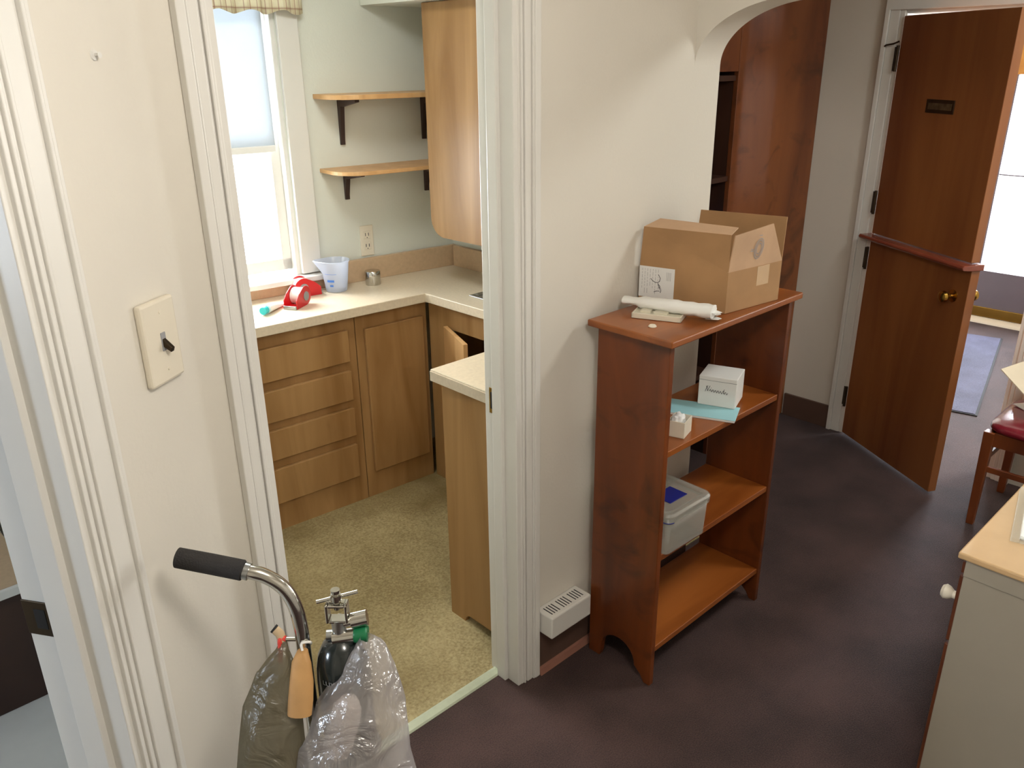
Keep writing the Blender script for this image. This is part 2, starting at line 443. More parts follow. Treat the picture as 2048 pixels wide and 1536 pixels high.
# baseboards
def baseboard(name, pts_boxes, m=None):
    bm = bmesh.new()
    for d in pts_boxes: box(bm, *d)
    return struct(name, bm, m or M['base'], bevel=.002)
baseboard('baseboard_front', [(1.508, 2.31, 1.486, 1.5, 0, .164)])
bm = bmesh.new(); prism(bm, [(1.486, 0), (1.486, .022), (1.478, .018), (1.470, 0)], 1.508, 2.31, 'x'); struct('baseboard_moulding', bm, M['baser'])
baseboard('baseboard_right', [(3.946, 3.96, 1.735, 1.99, 0, .125)])
bm = bmesh.new(); box(bm, -.25, -.02, -.013, 0, 0, .115, X=DX); struct('baseboard_left', bm, M['base'], bevel=.002)

# dutch door casing
bm = bmesh.new()
for f0, f1, d in ((0, .25, .014), (.25, .75, .018), (.75, 1, .026)):
    box(bm, 3.96-d, 3.96, 1.645+.085*f0, 1.645+.085*f1, 0, 2.04)
    box(bm, 3.96-d, 3.96, .925-.075*f1, .925-.075*f0, 0, 2.04)
box(bm, 3.935, 3.96, .85, 1.73, 2.03, 2.12)
box(bm, 3.955, 4.08, 1.640, 1.668, 0, 2.04); box(bm, 3.955, 4.08, .922, .945, 0, 2.04); box(bm, 3.955, 4.08, .94, 1.64, 2.015, 2.045)
struct('trim_7', bm, M['trim'], bevel=.003)

# ------------------------------------------------------------------ kitchen window
bm = bmesh.new()
for a, b in ((fl(1.755), fl(1.843)), (fl(.895), fl(.982))):
    box(bm, a, b, -.022, 0, .985, 2.13, X=FX)
box(bm, fl(.895), fl(1.843), -.024, 0, 2.10, 2.19, X=FX)
box(bm, fl(1.735), fl(1.753), 0, .12, .98, 2.10, X=FX); box(bm, fl(.985), fl(1.0), 0, .12, .98, 2.10, X=FX)
win = struct('window_1', bm, M['trim'], bevel=.003)
bm = bmesh.new()
box(bm, fl(1.695), fl(1.735), .045, .08, 1.0, 2.10, X=FX); box(bm, fl(1.0), fl(1.04), .045, .08, 1.0, 2.10, X=FX)
box(bm, fl(1.0), fl(1.735), .045, .08, 1.0, 1.05, X=FX); box(bm, fl(1.0), fl(1.735), .055, .085, 1.52, 1.56, X=FX)
obj('sash', bm, M['trim'], win, .002)
bm = bmesh.new(); box(bm, fl(1.04), fl(1.695), .060, .064, 1.05, 2.09, X=FX); obj('pane', bm, M['glass'], win)
bm = bmesh.new(); box(bm, fl(.86), fl(1.862), -.065, .12, .957, .98, X=FX); obj('sill', bm, M['trim'], win, .004)

t = thing('roller_shade', 'white cloth roller shade pulled halfway down the kitchen window', 'window shade', tuple(FX @ Vector((fl(1.37), .03, 1.5))))
bm = bmesh.new(); box(bm, fl(1.015), fl(1.712), .026, .028, 1.525, 2.07, X=FX); obj('shade_cloth', bm, M['shade'], t)
bx('hem_bar', (fl(1.015), fl(1.712), .020, .034, 1.500, 1.528), M['white'], t, .004, X=FX)
bm = bmesh.new(); tube(bm, [FX @ Vector((fl(1.01), .03, 2.075)), FX @ Vector((fl(1.72), .03, 2.075))], .02); obj('roller', bm, M['white'], t, smooth=True)

bm = bmesh.new()     # gathered plaid valance
n = 90; rows = 6; vv = []
for j in range(rows+1):
    z = 2.026 + (2.30-2.026)*j/rows
    vv.append([bm.verts.new(FX @ Vector((fl(.88)+(fl(1.858)-fl(.88))*i/n, -.055 - .014*math.sin(i*.55)*(1-.5*j/rows) - .006*math.sin(i*1.3+1), z + (.008*math.sin(i*.55+.6) if j == 0 else 0)))) for i in range(n+1)])
for j in range(rows):
    for i in range(n): bm.faces.new((vv[j][i], vv[j][i+1], vv[j+1][i+1], vv[j+1][i]))
t = thing('valance', 'gathered cream plaid valance hanging at the top of the kitchen window', 'curtain', tuple(FX @ Vector((fl(1.37), -.055, 2.3))))
o = obj('cloth', bm, M['valance'], t, smooth=True, ang=60)
sm = o.modifiers.new('thick', 'SOLIDIFY'); sm.thickness = .003
bm = bmesh.new(); tube(bm, [FX @ Vector((fl(.86), 0, 2.28)), FX @ Vector((fl(.86), -.055, 2.28)), FX @ Vector((fl(1.87), -.055, 2.28)), FX @ Vector((fl(1.87), 0, 2.28))], .006); obj('curtain_rod', bm, M['white'], t)

# ------------------------------------------------------------------ kitchen shelves on brackets
def wall_shelf(z, label, th, brz, x0):
    t = thing('wall_shelf', label, 'shelf', tuple(FX @ Vector((fl(2.2), -.1, z))))
    r = .12; d = .23
    pts = [(fl(2.535), 0), (fl(x0), 0)]
    for i in range(9):
        a = PI + (PI/2)*i/8
        pts.append((fl(x0)+r + r*math.cos(a), -(d-r) + r*math.sin(a)))
    pts.append((fl(2.535), -d))
    bm = bmesh.new(); prism(bm, pts, z-th, z, 'z', X=FX)
    obj('board', bm, M['oakl'], t, .002)
    for bxx in (2.0, 2.405):
        bm = bmesh.new()
        x = fl(bxx)
        prism(bm, [(0, z-th), (-.17, z-th), (-.17, z-th-.012), (-.03, z-th-.035), (-.012, z-th-brz+.02), (-.012, z-th-brz), (0, z-th-brz)], x-.010, x+.010, 'x', X=FX)
        obj('bracket', bm, M['bracket'], t, .001)
    return t
wall_shelf(1.722, 'upper light wood corner shelf with long dark brackets beside the kitchen window', .019, .19, 1.885)
wall_shelf(1.421, 'lower light wood corner shelf with short dark brackets above the outlet', .016, .125, 1.885)

t = thing('electrical_outlet', 'ivory duplex outlet plate on the kitchen wall below the shelves', 'outlet', tuple(FX @ Vector((fl(2.08), -.002, 1.085))))
bx('plate', (fl(2.047), fl(2.112), -.006, 0, 1.018, 1.155), M['ivory'], t, .002, X=FX)
for z in (1.062, 1.112):
    bm = bmesh.new(); box(bm, fl(2.062), fl(2.097), -.009, -.005, z-.017, z+.017, X=FX)
    r = obj('receptacle', bm, M['ivory'], t, .004)
    bm = bmesh.new(); box(bm, fl(2.070), fl(2.073), -.0096, -.0088, z-.004, z+.010, X=FX); box(bm, fl(2.085), fl(2.088), -.0096, -.0088, z-.004, z+.010, X=FX); box(bm, fl(2.077), fl(2.081), -.0096, -.0088, z-.013, z-.009, X=FX)
    obj('slot', bm, M['ink'], r)

# ------------------------------------------------------------------ kitchen base cabinets
def yf(x): return 2.80 + .07*(2.15-x)              # front of the cabinet run under the window
CX = frame((2.15, 2.80, 0), (1, -.07, 0), (.07, 1, 0))
def cl(x): return (x-2.15)*1.00245
def backy(x): return 3.095+.12*(2.54-x)-.006
t = thing('drawer_unit', 'honey wood kitchen base unit with a stack of four drawers', 'cabinet', (1.4, 2.98, 0))
bm = bmesh.new(); prism(bm, [(.95, yf(.95)), (1.772, yf(1.772)), (1.772, backy(1.772)), (.95, backy(.95))], .0, .868)
obj('body', bm, M['oak'], t, .001)
for z0, z1 in ((.676, .812), (.503, .634), (.336, .464), (.137, .292)):
    bm = bmesh.new()
    # bevelled finger-pull at the bottom edge of every drawer front
    prism(bm, [(.002, z0+.022), (-.020, z0), (-.020, z1), (.002, z1)], cl(1.00), cl(1.730), 'x', X=CX)
    obj('drawer', bm, M['oak'], t, .0015)
t = thing('base_cabinet', 'honey wood corner base cabinet with one plain door right of the drawers', 'cabinet', (1.96, 2.98, 0))
bm = bmesh.new(); prism(bm, [(1.776, yf(1.776)), (2.131, yf(2.131)), (2.131, backy(2.131)), (1.776, backy(1.776))], 0, .868)
obj('body', bm, M['oak'], t, .001)
bx('door', (cl(1.812), cl(2.105), -.018, .0, .128, .80), M['oak'], t, .004, X=CX)

t = thing('sink_cabinet', 'honey wood sink base with a false front and a dark opening', 'cabinet', (2.33, 2.3, 0))
bm = bmesh.new()
box(bm, 2.135, 2.155, 1.76, 2.785, .762, .868); box(bm, 2.135, 2.155, 2.66, 2.785, .0, .762); box(bm, 2.135, 2.155, 1.76, 2.06, 0, .762)
box(bm, 2.135, 2.155, 2.06, 2.66, 0, .12); box(bm, 2.155, 2.535, 1.76, 1.78, 0, .868); box(bm, 2.52, 2.535, 1.78, 3.07, 0, .868)
box(bm, 2.155, 2.52, 1.78, 2.785, .10, .12)
obj('body', bm, M['oak'], t, .001)
HX = frame((2.133, 2.66, 0), (-.10, -.25, 0), (.25, -.10, 0))
bx('door', (.0, .27, -.016, .003, .13, .775), M['oakl'], t, .002, X=HX)
bx('cavity_shade', (2.50, 2.518, 1.79, 2.77, .125, .80), M['black'], t, 0)  # black sheet stands in for the shade inside the open cabinet

# L shaped worktop with backsplash
t = thing('countertop', 'beige laminate L shaped kitchen countertop with tan backsplash', 'countertop', (2.0, 3.0, .87))
inner = (2.095, 2.752)
pts = [(.55, inner[1]+.09*(inner[0]-.55)), inner, (2.112, 1.76), (2.535, 1.76), (2.535, backy(2.535)), (.55, backy(.55))]
bm = bmesh.new(); prism(bm, pts, .870, .910); obj('worktop', bm, M['lam'], t, .003)
bm = bmesh.new()
box(bm, fl(.55), fl(1.86), -.030, -.007, .910, .956, X=FX); box(bm, fl(1.862), 0, -.030, -.007, .910, 1.010, X=FX)
box(bm, 2.512, 2.534, 1.76, 3.06, .910, 1.010)
obj('backsplash', bm, M['splash'], t, .002)
t = thing('kitchen_sink', 'stainless steel sink rim at the right end of the worktop', 'sink', (2.33, 2.3, .91))
bm = bmesh.new()
for d in ((2.20, 2.23, 2.03, 2.585), (2.46, 2.49, 2.03, 2.585), (2.23, 2.46, 2.03, 2.06), (2.23, 2.46, 2.555, 2.585)): box(bm, *d, .9105, .914)
obj('rim', bm, M['steel'], t, .001)
bx('basin', (2.23, 2.46, 2.06, 2.555, .9102, .9106), M['steel'], t, 0)

# short cabinet by the doorway (end panel faces the door)
t = thing('base_cabinet', 'honey wood cabinet beside the doorway showing its end panel and beige top', 'cabinet', (1.78, 1.78, 0))
bm = bmesh.new()
pts = [(1.925, 0), (1.925, .892), (1.606, .892), (1.606, .035)]
for i in range(7):
    a = PI/2*i/6; pts.append((1.85 - .03 + .03*math.sin(a), .035*math.cos(a)))
prism(bm, pts, 1.512, 1.53, 'x'); obj('end_panel', bm, M['oak'], t, .0015)
bm = bmesh.new(); box(bm, 1.53, 2.05, 1.606, 1.925, .10, .892); box(bm, 1.545, 2.05, 1.62, 1.86, 0, .1); obj('body', bm, M['oak'], t, .001)
bx('worktop', (1.487, 2.075, 1.603, 1.948, .896, .936), M['lam'], t, .003)
bx('edge_strip', (1.4845, 1.489, 1.603, 1.948, .897, .930), M['lamf'], t, .001)

# wall cabinet with rounded lower corner
t = thing('wall_cabinet', 'tall honey wood wall cabinet with a rounded lower corner above the sink', 'cabinet', (2.37, 2.3, 1.135))
pts = [(1.78, 2.06), (1.78, 1.137), (2.745, 1.137)]
for i in range(9):
    a = -PI/2 + PI/2*i/8; pts.append((2.745+.078*math.cos(a), 1.217+.080*math.sin(a)))
pts.append((2.823, 2.06))
bm = bmesh.new(); prism(bm, pts, 2.20, 2.222, 'x'); obj('door', bm, M['oak'], t, .004)
bx('body', (2.222, 2.538, 1.79, 2.72, 1.16, 2.06), M['oak'], t, .001)
bx('underside_strip', (2.224, 2.50, 1.80, 2.70, 1.146, 1.161), M['white'], t, .001)  # white strip along the cabinet underside

# ------------------------------------------------------------------ things on the worktop
t = thing('measuring_pitcher', 'milky plastic measuring pitcher with blue markings by the window sill', 'pitcher', (1.852, 3.068, .91))
bm = bmesh.new(); n = 32; rings = []
prof = [(.040, .002), (.045, .004), (.048, .02), (.055, .08), (.060, .125), (.066, .136), (.064, .138), (.058, .124), (.052, .08), (.044, .02), (.0, .008)]
for r, z in prof:
    ring = []
    for i in range(n):
        a = 2*PI*i/n
        k = 1 + (.42*max(0, math.cos(a-PI*.80))**10 if z > .12 else 0)
        ring.append(bm.verts.new((1.852+r*k*math.cos(a), 3.068+r*k*math.sin(a), .91+z)))
    rings.append(ring)
for a, b in zip(rings, rings[1:]):
    for i in range(n): bm.faces.new((a[i], a[(i+1) % n], b[(i+1) % n], b[i]))
bm.faces.new(rings[0][::-1])
obj('jug', bm, M['cup'], t, smooth=True, ang=50)
bm = bmesh.new()
def wrapbar(bm, cx, cy, r, a0, a1, z0, z1, k=6):
    vs = [[bm.verts.new((cx+r*math.cos(a0+(a1-a0)*i/k), cy+r*math.sin(a0+(a1-a0)*i/k), z)) for i in range(k+1)] for z in (z0, z1)]
    for i in range(k): bm.faces.new((vs[0][i], vs[0][i+1], vs[1][i+1], vs[1][i]))
ac = math.atan2(-3.068, -1.852)
bm.free()
for rr_, a0_, a1_, z0_, z1_ in ((.0545, -.75, -.15, .960, .970), (.0525, -.55, -.25, .940, .948), (.0575, -.9, .05, .994, .9955)):
    bm = bmesh.new(); wrapbar(bm, 1.852, 3.068, rr_, ac+a0_, ac+a1_, z0_, z1_); obj('printed_mark', bm, M['inkblue'], t)

t = thing('tin_canister', 'small round silver tin with a lid on the worktop', 'tin', (2.028, 3.045, .91))
bm = bmesh.new(); lathe(bm, [(.033, 0), (.034, .002), (.034, .045)], (2.028, 3.045, .91)); obj('can', bm, M['chrome'], t, smooth=True)
bm = bmesh.new(); lathe(bm, [(.0355, .043), (.0355, .060), (.033, .063)], (2.028, 3.045, .91)); obj('lid', bm, M['chrome'], t, smooth=True)

def tape_gun(c, ang, label):
    """hand held packing-tape dispenser lying on its side"""
    t = thing('tape_dispenser', label, 'tape dispenser', c, 'red tape dispensers on the worktop')
    X = Matrix.Translation(c) @ Matrix.Rotation(ang, 4, 'Z')
    bm = bmesh.new()      # roll with its axis along local y
    prof = [(.020, -.025), (.034, -.025), (.034, .025), (.020, .025), (.020, -.025)]
    n = 28; rr = []
    for r, y in prof: rr.append([bm.verts.new(X @ Vector((r*math.cos(2*PI*i/n), y, .038+r*math.sin(2*PI*i/n)))) for i in range(n)])
    for a, b in zip(rr, rr[1:]):
        for i in range(n): bm.faces.new((a[i], a[(i+1) % n], b[(i+1) % n], b[i]))
    obj('tape_roll', bm, M['white'], t, smooth=True)
    bm = bmesh.new()
    for y in (-.031, .027):
        pts = [(.040*math.cos(a), .040+.040*math.sin(a)) for a in [-PI*.5+PI*1.2*i/14 for i in range(15)]] + [(-.05, .058), (-.075, .035), (-.075, .0)]
        prism(bm, pts, y, y+.004, 'y', X=X)
    box(bm, -.078, -.02, -.029, .029, .0, .006, X=X)
    obj('frame', bm, M['red'], t, .001)
    bm = bmesh.new(); lathe(bm, [(.0, -.034), (.019, -.034), (.019, .034), (.0, .034)], (0, 0, 0), 20, X=X @ Matrix.Translation((0, 0, .038)) @ Matrix.Rotation(PI/2, 4, 'X'))
    obj('hub', bm, M['inkgrey'], t, smooth=True)
    bx('cutter', (-.083, -.076, -.029, .029, .0, .014), M['steel'], t, .001, X=X)
    return t
tape_gun((1.625, 2.990, .9105), math.radians(30), 'front red tape dispenser with a white roll facing the doorway')
tape_gun((1.705, 3.108, .9105), math.radians(170), 'rear red tape dispenser lying beside the measuring pitcher')
t = thing('toothpaste_tube', 'white squeeze tube with turquoise cap lying on the worktop', 'tube', (1.53, 2.99, .91))
a, b = Vector((1.578, 3.045, .925)), Vector((1.462, 2.966, .928))
bm = bmesh.new()
dv = (b-a); sv = Vector((-dv.y, dv.x, 0)).normalized(); rings = []
for i in range(9):
    f = i/8; w = .026 - .006*f; h = .003 + .014*min(1, f*1.4); p = a + dv*f; p.z = .9115 + h
    rings.append([bm.verts.new(p + sv*w*math.cos(2*PI*k/16) + Vector((0, 0, h*math.sin(2*PI*k/16)))) for k in range(16)])
for q, r in zip(rings, rings[1:]):
    for k in range(16): bm.faces.new((q[k], q[(k+1) % 16], r[(k+1) % 16], r[k]))
bm.faces.new(rings[0]); bm.faces.new(rings[-1][::-1])
obj('tube_body', bm, M['white'], t, smooth=True, ang=60)
e = dv.normalized(); b2 = Vector((b.x, b.y, .9285))
bm = bmesh.new(); tube(bm, [b2, b2+e*.008, b2+e*.009, b2+e*.032], [.008, .008, .0165, .0155], 16); obj('cap', bm, M['teal'], t, smooth=True)

# ------------------------------------------------------------------ light switch, nail
t = thing('light_switch', 'ivory toggle light switch plate on the narrow left wall', 'light switch', tuple(DX @ Vector((-.092, 0, 1.387))))
bx('plate', (-.141, -.047, -.015, 0, 1.311, 1.463), M['ivory'], t, .005, X=DX)
bx('toggle_slot', (-.100, -.087, -.0165, -.014, 1.370, 1.404), M['inkgrey'], t, .001, X=DX)
bm = bmesh.new(); prism(bm, [(-.015, 1.394), (-.015, 1.379), (-.030, 1.369), (-.033, 1.377)], -.098, -.089, 'x', X=DX); obj('toggle', bm, M['bronze'], t, .001)
for z in (1.335, 1.441):
    bm = bmesh.new(); lathe(bm, [(.003, 0), (.0025, .0015)], (0, 0, 0), 10, X=DX @ Matrix.Translation((-.092, -.015, z)) @ Matrix.Rotation(PI/2, 4, 'X')); obj('screw', bm, M['ivory'], t)
bm = bmesh.new(); lathe(bm, [(.009, 0), (.008, .002), (.003, .003), (.003, .010), (.005, .011)], (0, 0, 0), 10, X=DX @ Matrix.Translation((-.119, 0, 1.862)) @ Matrix.Rotation(PI/2, 4, 'X'))
tag(obj('nail', bm, M['trim'], smooth=True), 'small painted-over nail high on the narrow left wall', 'nail')

# ------------------------------------------------------------------ heat register on the baseboard
t = thing('heat_register', 'small ivory slotted floor register box beside the bookcase', 'vent', (1.6, 1.468, .2))
bx('case', (1.511, 1.694, 1.428, 1.4995, .1645, .243), M['trim'], t, .005)
for k, x in enumerate((1.528, 1.582, 1.636)):
    bm = bmesh.new()
    for i in range(4): box(bm, x+i*.0112, x+i*.0112+.0036, 1.444, 1.484, .2425, .2436)
    obj('slot', bm, M['ink'], t)

# ------------------------------------------------------------------ bookcase
t = thing('bookcase', 'short reddish pine bookcase with four boards standing against the cream wall', 'bookcase', (2.04, 1.33, 0))
def side(x0, x1):
    bm = bmesh.new()
    y0, y1, zt = 1.20, 1.452, 1.138
    pts = [(y0, 0), (y0, zt), (y1, zt), (y1, 0), (y1-.045, 0), (y1-.050, .02)]
    for i in range(13):
        a = PI*i/12
        pts.append(((y0+y1)/2 + .004 + (.070 if a < PI/2 else .066)*math.cos(a), .045 + .068*math.sin(a)))
    pts += [(y0+.040, .025), (y0+.024, 0)]
    prism(bm, pts, x0, x1, 'x'); return bm
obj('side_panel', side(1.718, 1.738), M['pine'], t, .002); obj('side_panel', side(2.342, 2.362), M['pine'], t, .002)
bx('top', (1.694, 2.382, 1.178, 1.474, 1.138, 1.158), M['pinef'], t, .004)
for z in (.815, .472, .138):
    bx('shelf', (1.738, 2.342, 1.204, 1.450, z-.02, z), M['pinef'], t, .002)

# ---- things on the bookcase
zt = 1.158
F, R_, BL = Vector((2.006, 1.222, zt)), Vector((2.248, 1.192, zt)), Vector((1.942, 1.486, zt))
ux, uy = (R_-F).normalized(), (BL-F).normalized()        # the open carton is racked out of square
BXm = Matrix(((ux.x, uy.x, 0, F.x), (ux.y, uy.y, 0, F.y), (0, 0, 1, F.z), (0, 0, 0, 1)))
bw, bd, bh = (R_-F).length, (BL-F).length, .122
t = thing('cardboard_box', 'open brown cardboard box with upright flaps on top of the bookcase', 'box', tuple(F))
bm = bmesh.new()
box(bm, 0, bw, 0, bd, .001, .004, X=BXm)
for d in ((0, .003, 0, bd), (bw-.003, bw, 0, bd), (.003, bw-.003, 0, .003), (.003, bw-.003, bd-.003, bd)): box(bm, *d, .004, bh, X=BXm)
obj('carton', bm, M['card'], t)
def flap(pts4, m, nrm):
    bm = bmesh.new()
    a = [bm.verts.new(BXm @ Vector(p)) for p in pts4]; b = [bm.verts.new(BXm @ (Vector(p)+Vector(nrm)*.003)) for p in pts4]
    bm.faces.new(a); bm.faces.new(b[::-1])
    for i in range(4): bm.faces.new((a[i], b[i], b[(i+1) % 4], a[(i+1) % 4]))
    return obj('flap', bm, m, t)
flap([(.0, 0, bh), (0, bd, bh), (.004, bd-.004, bh+.106), (-.004, .0, bh+.108)], M['card'], (1, 0, 0))
flap([(-.004, .0, bh+.108), (.004, bd-.004, bh+.106), (.050, bd-.02, bh+.126), (.044, .012, bh+.122)], M['cardl'], (.3, 0, -1))
flap([(0, bd-.002, bh), (bw, bd-.002, bh), (bw-.02, bd-.10, bh-.045), (.02, bd-.10, bh-.045)], M['cardl'], (0, 0, -1))
flap([(0, 0, bh), (bw, 0, bh), (bw-.075, -.010, bh+.120), (.0, -.012, bh+.106)], M['cardl'], (0, 1, 0))
flap([(bw, 0, bh), (bw, bd, bh), (bw+.008, bd-.005, bh+.128), (bw+.012, .004, bh+.128)], M['card'], (-1, 0, 0))
bm = bmesh.new(); box(bm, .13, .185, -.0008, 0, .062, .120, X=BXm); obj('tape_patch', bm, M['tape'], t)
# stamped round mark on the front flap
fx = BXm @ frame((0.0, -.0, bh), (1, 0, 0), (0, -.13, 1))
ring = [[(.115+rr*.65*math.cos(a), .055+rr*math.sin(a)) for a in [2*PI*i/20 for i in range(21)]] for rr in (.030, .024, .016)]
strokes('stamp_mark', ring + [[(.078, .052), (.092, .050)], [(.080, .057), (.090, .055)], [(.105, .095), (.118, .094)]], fx, M['inkgrey'], t, .0011)
# shipping label on the left face
LX = BXm @ frame((-.0006, bd, 0), (0, -1, 0), (0, 0, 1))
lb = bx('shipping_label', (.0, .112, .018, .112, -.0002, .0004), M['paper'], t, 0, X=LX)
rows = []
for k in range(7):
    x = .010+k*.0085; z = .105; 
    while z > .05:
        l = random.uniform(.004, .012); rows.append([(x, z), (x, z-l)]); z -= l+.004
    if k in (1, 2, 5): rows.append([(x, .045), (x, .03)])
for k in range(4):
    rows.append([(.088+k*.004, .10), (.088+k*.004, .075)])
strokes('printed_lines', rows, LX, M['inkgrey'], lb, .0005)['kind'] = 'stuff'
strokes('signature', [[(.038, .076), (.044, .070), (.052, .066), (.060, .066), (.066, .070), (.068, .080), (.062, .090)],
                      [(.062, .064), (.064, .056), (.067, .046)], [(.050, .036), (.058, .040), (.068, .041)],
                      [(.070, .052), (.072, .042), (.070, .036)], [(.064, .060), (.068, .056), (.066, .048)]], LX, M['ink'], lb, .0009)

# bubble-wrap sleeve and plastic tray in front of the box
t = thing('plastic_sleeve', 'long rolled white plastic sleeve lying beside the cardboard box', 'plastic wrap', (1.89, 1.33, zt))
pth = smooth_path([(1.842, 1.462, zt+.026), (1.870, 1.37, zt+.026), (1.895, 1.28, zt+.025), (1.918, 1.205, zt+.024)], 6)
bm = bmesh.new(); rings = []
for i, p in enumerate(pth):
    f = i/(len(pth)-1); r = [.016, .023, .025, .025, .026][min(4, int(f*5))] + .0015*math.sin(i*2.1)
    tdir = (pth[min(i+1, len(pth)-1)]-pth[max(i-1, 0)]).normalized(); s = Vector((tdir.y, -tdir.x, 0))
    rings.append([bm.verts.new(Vector((p.x, p.y, zt+.0175+.0125)) + s*r*1.25*math.cos(2*PI*k/18)*(1+.06*math.sin(3*k+i)) + Vector((0, 0, r*.72*math.sin(2*PI*k/18)))) for k in range(18)])
for a, b in zip(rings, rings[1:]):
    for k in range(18): bm.faces.new((a[k], a[(k+1) % 18], b[(k+1) % 18], b[k]))
bm.faces.new(rings[0]); bm.faces.new(rings[-1][::-1])
obj('sleeve', bm, M['white'], t, smooth=True, ang=70)
bm = bmesh.new()
for dx, dy, z in ((0, 0, .008), (.012, .01, .016), (-.006, -.004, .028)):
    vs = [bm.verts.new((1.905+dx+a, 1.222+dy+b, zt+z+c)) for a, b, c in ((0, 0, 0), (.034, .006, .004), (.040, -.028, -.002), (.008, -.036, .003))]
    bm.faces.new(vs)
o = obj('loose_end', bm, M['white'], t); o.modifiers.new('s', 'SOLIDIFY').thickness = .0012
t = thing('plastic_tray', 'flat clear plastic blister tray under the rolled sleeve', 'tray', (1.83, 1.34, zt))
TX = frame((1.790, 1.392, zt+.0125), (.42, -1, 0), (1, .42, 0))
bm = bmesh.new()
box(bm, .0, .142, -.0, .088, -.0004, .0012, X=TX)
for a in ((.02, .05, .02, .07), (.06, .10, .015, .05)): box(bm, *a, .0005, .007, X=TX)
obj('blister', bm, M['blister'], t, .002)
bm = bmesh.new()
for d in ((0, .142, 0, .004), (0, .142, .084, .088), (0, .004, 0, .088), (.138, .142, 0, .088)): box(bm, *d, -.0115, .0035, X=TX)
obj('rim', bm, M['ivory'], t, .001)
bm = bmesh.new(); lathe(bm, [(.011, 0), (.012, .002), (.009, .006), (.003, .008)], (1.765, 1.298, zt), 14); tag(obj('plastic_disc', bm, M['ivory'], smooth=True), 'tiny pale plastic disc near the left edge of the bookcase top', 'disc')

# first shelf: booklet, white box, small tissue box
zs = .815
t = thing('booklet', 'pale blue booklet lying flat on the upper shelf', 'booklet', (2.0, 1.28, zs))
BX2 = frame((1.950, 1.380, zs), (.45, -1, 0), (1, .45, 0))
bx('pages', (.001, .222, .001, .108, .0, .007), M['paper'], t, .001, X=BX2)
bx('cover', (.0, .224, .0, .110, .007, .0085), M['aqua'], t, .0008, X=BX2)
t = thing('white_carton', 'white carton with handwriting standing behind the blue booklet', 'box', (2.15, 1.28, zs))
WX = frame((2.095, 1.232, zs), (1.0, .12, 0), (-.12, 1, 0))
WX = frame((2.075, 1.335, zs+.0086), (.36, -1, 0), (1, .36, 0))
bx('carton', (.0, .118, .0, .112, .0005, .098), M['white'], t, .002, X=WX)
bx('lid_seam', (.0, .118, -.0004, .0, .084, .0855), M['inkgrey'], t, 0, X=WX)
SX = WX @ frame((.0, -.0005, 0), (1, 0, 0), (0, 0, 1))
pl = [[(.022, .047), (.027, .065), (.029, .049), (.036, .067)], [(.024, .064), (.030, .066)]]
wv = [(.034, .050)]
for i in range(34):
    x = .036 + i*.0017; wv.append((x, .052 + .0042*math.sin(i*1.35) - (x-.036)*.05 + (.004 if i in (25, 26) else 0)))
pl.append(wv); pl.append([(.081, .062), (.079, .048)]); pl.append([(.040, .060), (.0405, .061)])
strokes('handwriting', pl, SX, M['ink'], t, .0007)
t = thing('small_carton', 'little open ivory carton with crumpled tissue near the left side of the upper shelf', 'box', (1.855, 1.235, zs))
KX = frame((1.826, 1.270, zs), (.30, -1, 0), (1, .30, 0)) @ Matrix.Scale(1.16, 4)
bm = bmesh.new()
for d in ((0, .045, 0, .0025), (0, .045, .0555, .058), (0, .0025, .0025, .0555), (.0425, .045, .0025, .0555)): box(bm, *d, .0008, .044, X=KX)
box(bm, 0, .045, 0, .058, .0005, .003, X=KX)
obj('carton', bm, M['ivory'], t, .001)
bm = bmesh.new(); bmesh.ops.create_icosphere(bm, subdivisions=3, radius=.019)
for v in bm.verts:
    v.co *= 1 + random.uniform(-.18, .18); v.co = KX @ Vector((v.co.x*.9+.021, v.co.y*1.15+.026, v.co.z*1.1+.036))
obj('tissue', bm, M['paper'], t, smooth=True, ang=60)

# second shelf: lidded tub
zs = .472
t = thing('storage_tub', 'clear plastic tub with a pale lid and navy patch on the middle shelf', 'storage box', (1.82, 1.28, zs))
UX = frame((1.850, 1.290, zs), (1, -.02, 0), (.02, 1, 0))
def rrect(x0, x1, y0, y1, r, k=5):
    p = []
    for cx, cy, a0 in ((x1-r, y1-r, 0), (x0+r, y1-r, PI/2), (x0+r, y0+r, PI), (x1-r, y0+r, 1.5*PI)):
        for i in range(k+1): p.append((cx+r*math.cos(a0+PI/2*i/k), cy+r*math.sin(a0+PI/2*i/k)))
    return p
def shell(bm, levels, X, capt=False, capb=True):
    rings = [[bm.verts.new(X @ Vector((p[0], p[1], z))) for p in rrect(*e, r)] for e, r, z in levels]
    for a, b in zip(rings, rings[1:]):
        for i in range(len(a)): bm.faces.new((a[i], a[(i+1) % len(a)], b[(i+1) % len(b)], b[i]))
    if capb: bm.faces.new(rings[0][::-1])
    if capt: bm.faces.new(rings[-1])
bm = bmesh.new()
shell(bm, [((-.098, .098, -.100, .100), .016, .001), ((-.102, .103, -.106, .106), .02, .122)], UX)
obj('bin', bm, M['tub'], t, smooth=True, ang=50).modifiers.new('s', 'SOLIDIFY').thickness = .002
bm = bmesh.new()
shell(bm, [((-.105, .108, -.110, .110), .022, .112), ((-.107, .110, -.112, .112), .024, .132), ((-.102, .105, -.107, .107), .02, .140), ((-.086, .089, -.091, .091), .016, .140), ((-.082, .085, -.087, .087), .014, .131)], UX, capt=True, capb=False)
ld = obj('lid', bm, M['tub'], t, smooth=True, ang=35); ld.modifiers.new('s', 'SOLIDIFY').thickness = .002
bx('navy_patch', (-.03, .055, -.055, .012, .1315, .1335), M['navy'], t, .001, X=UX)
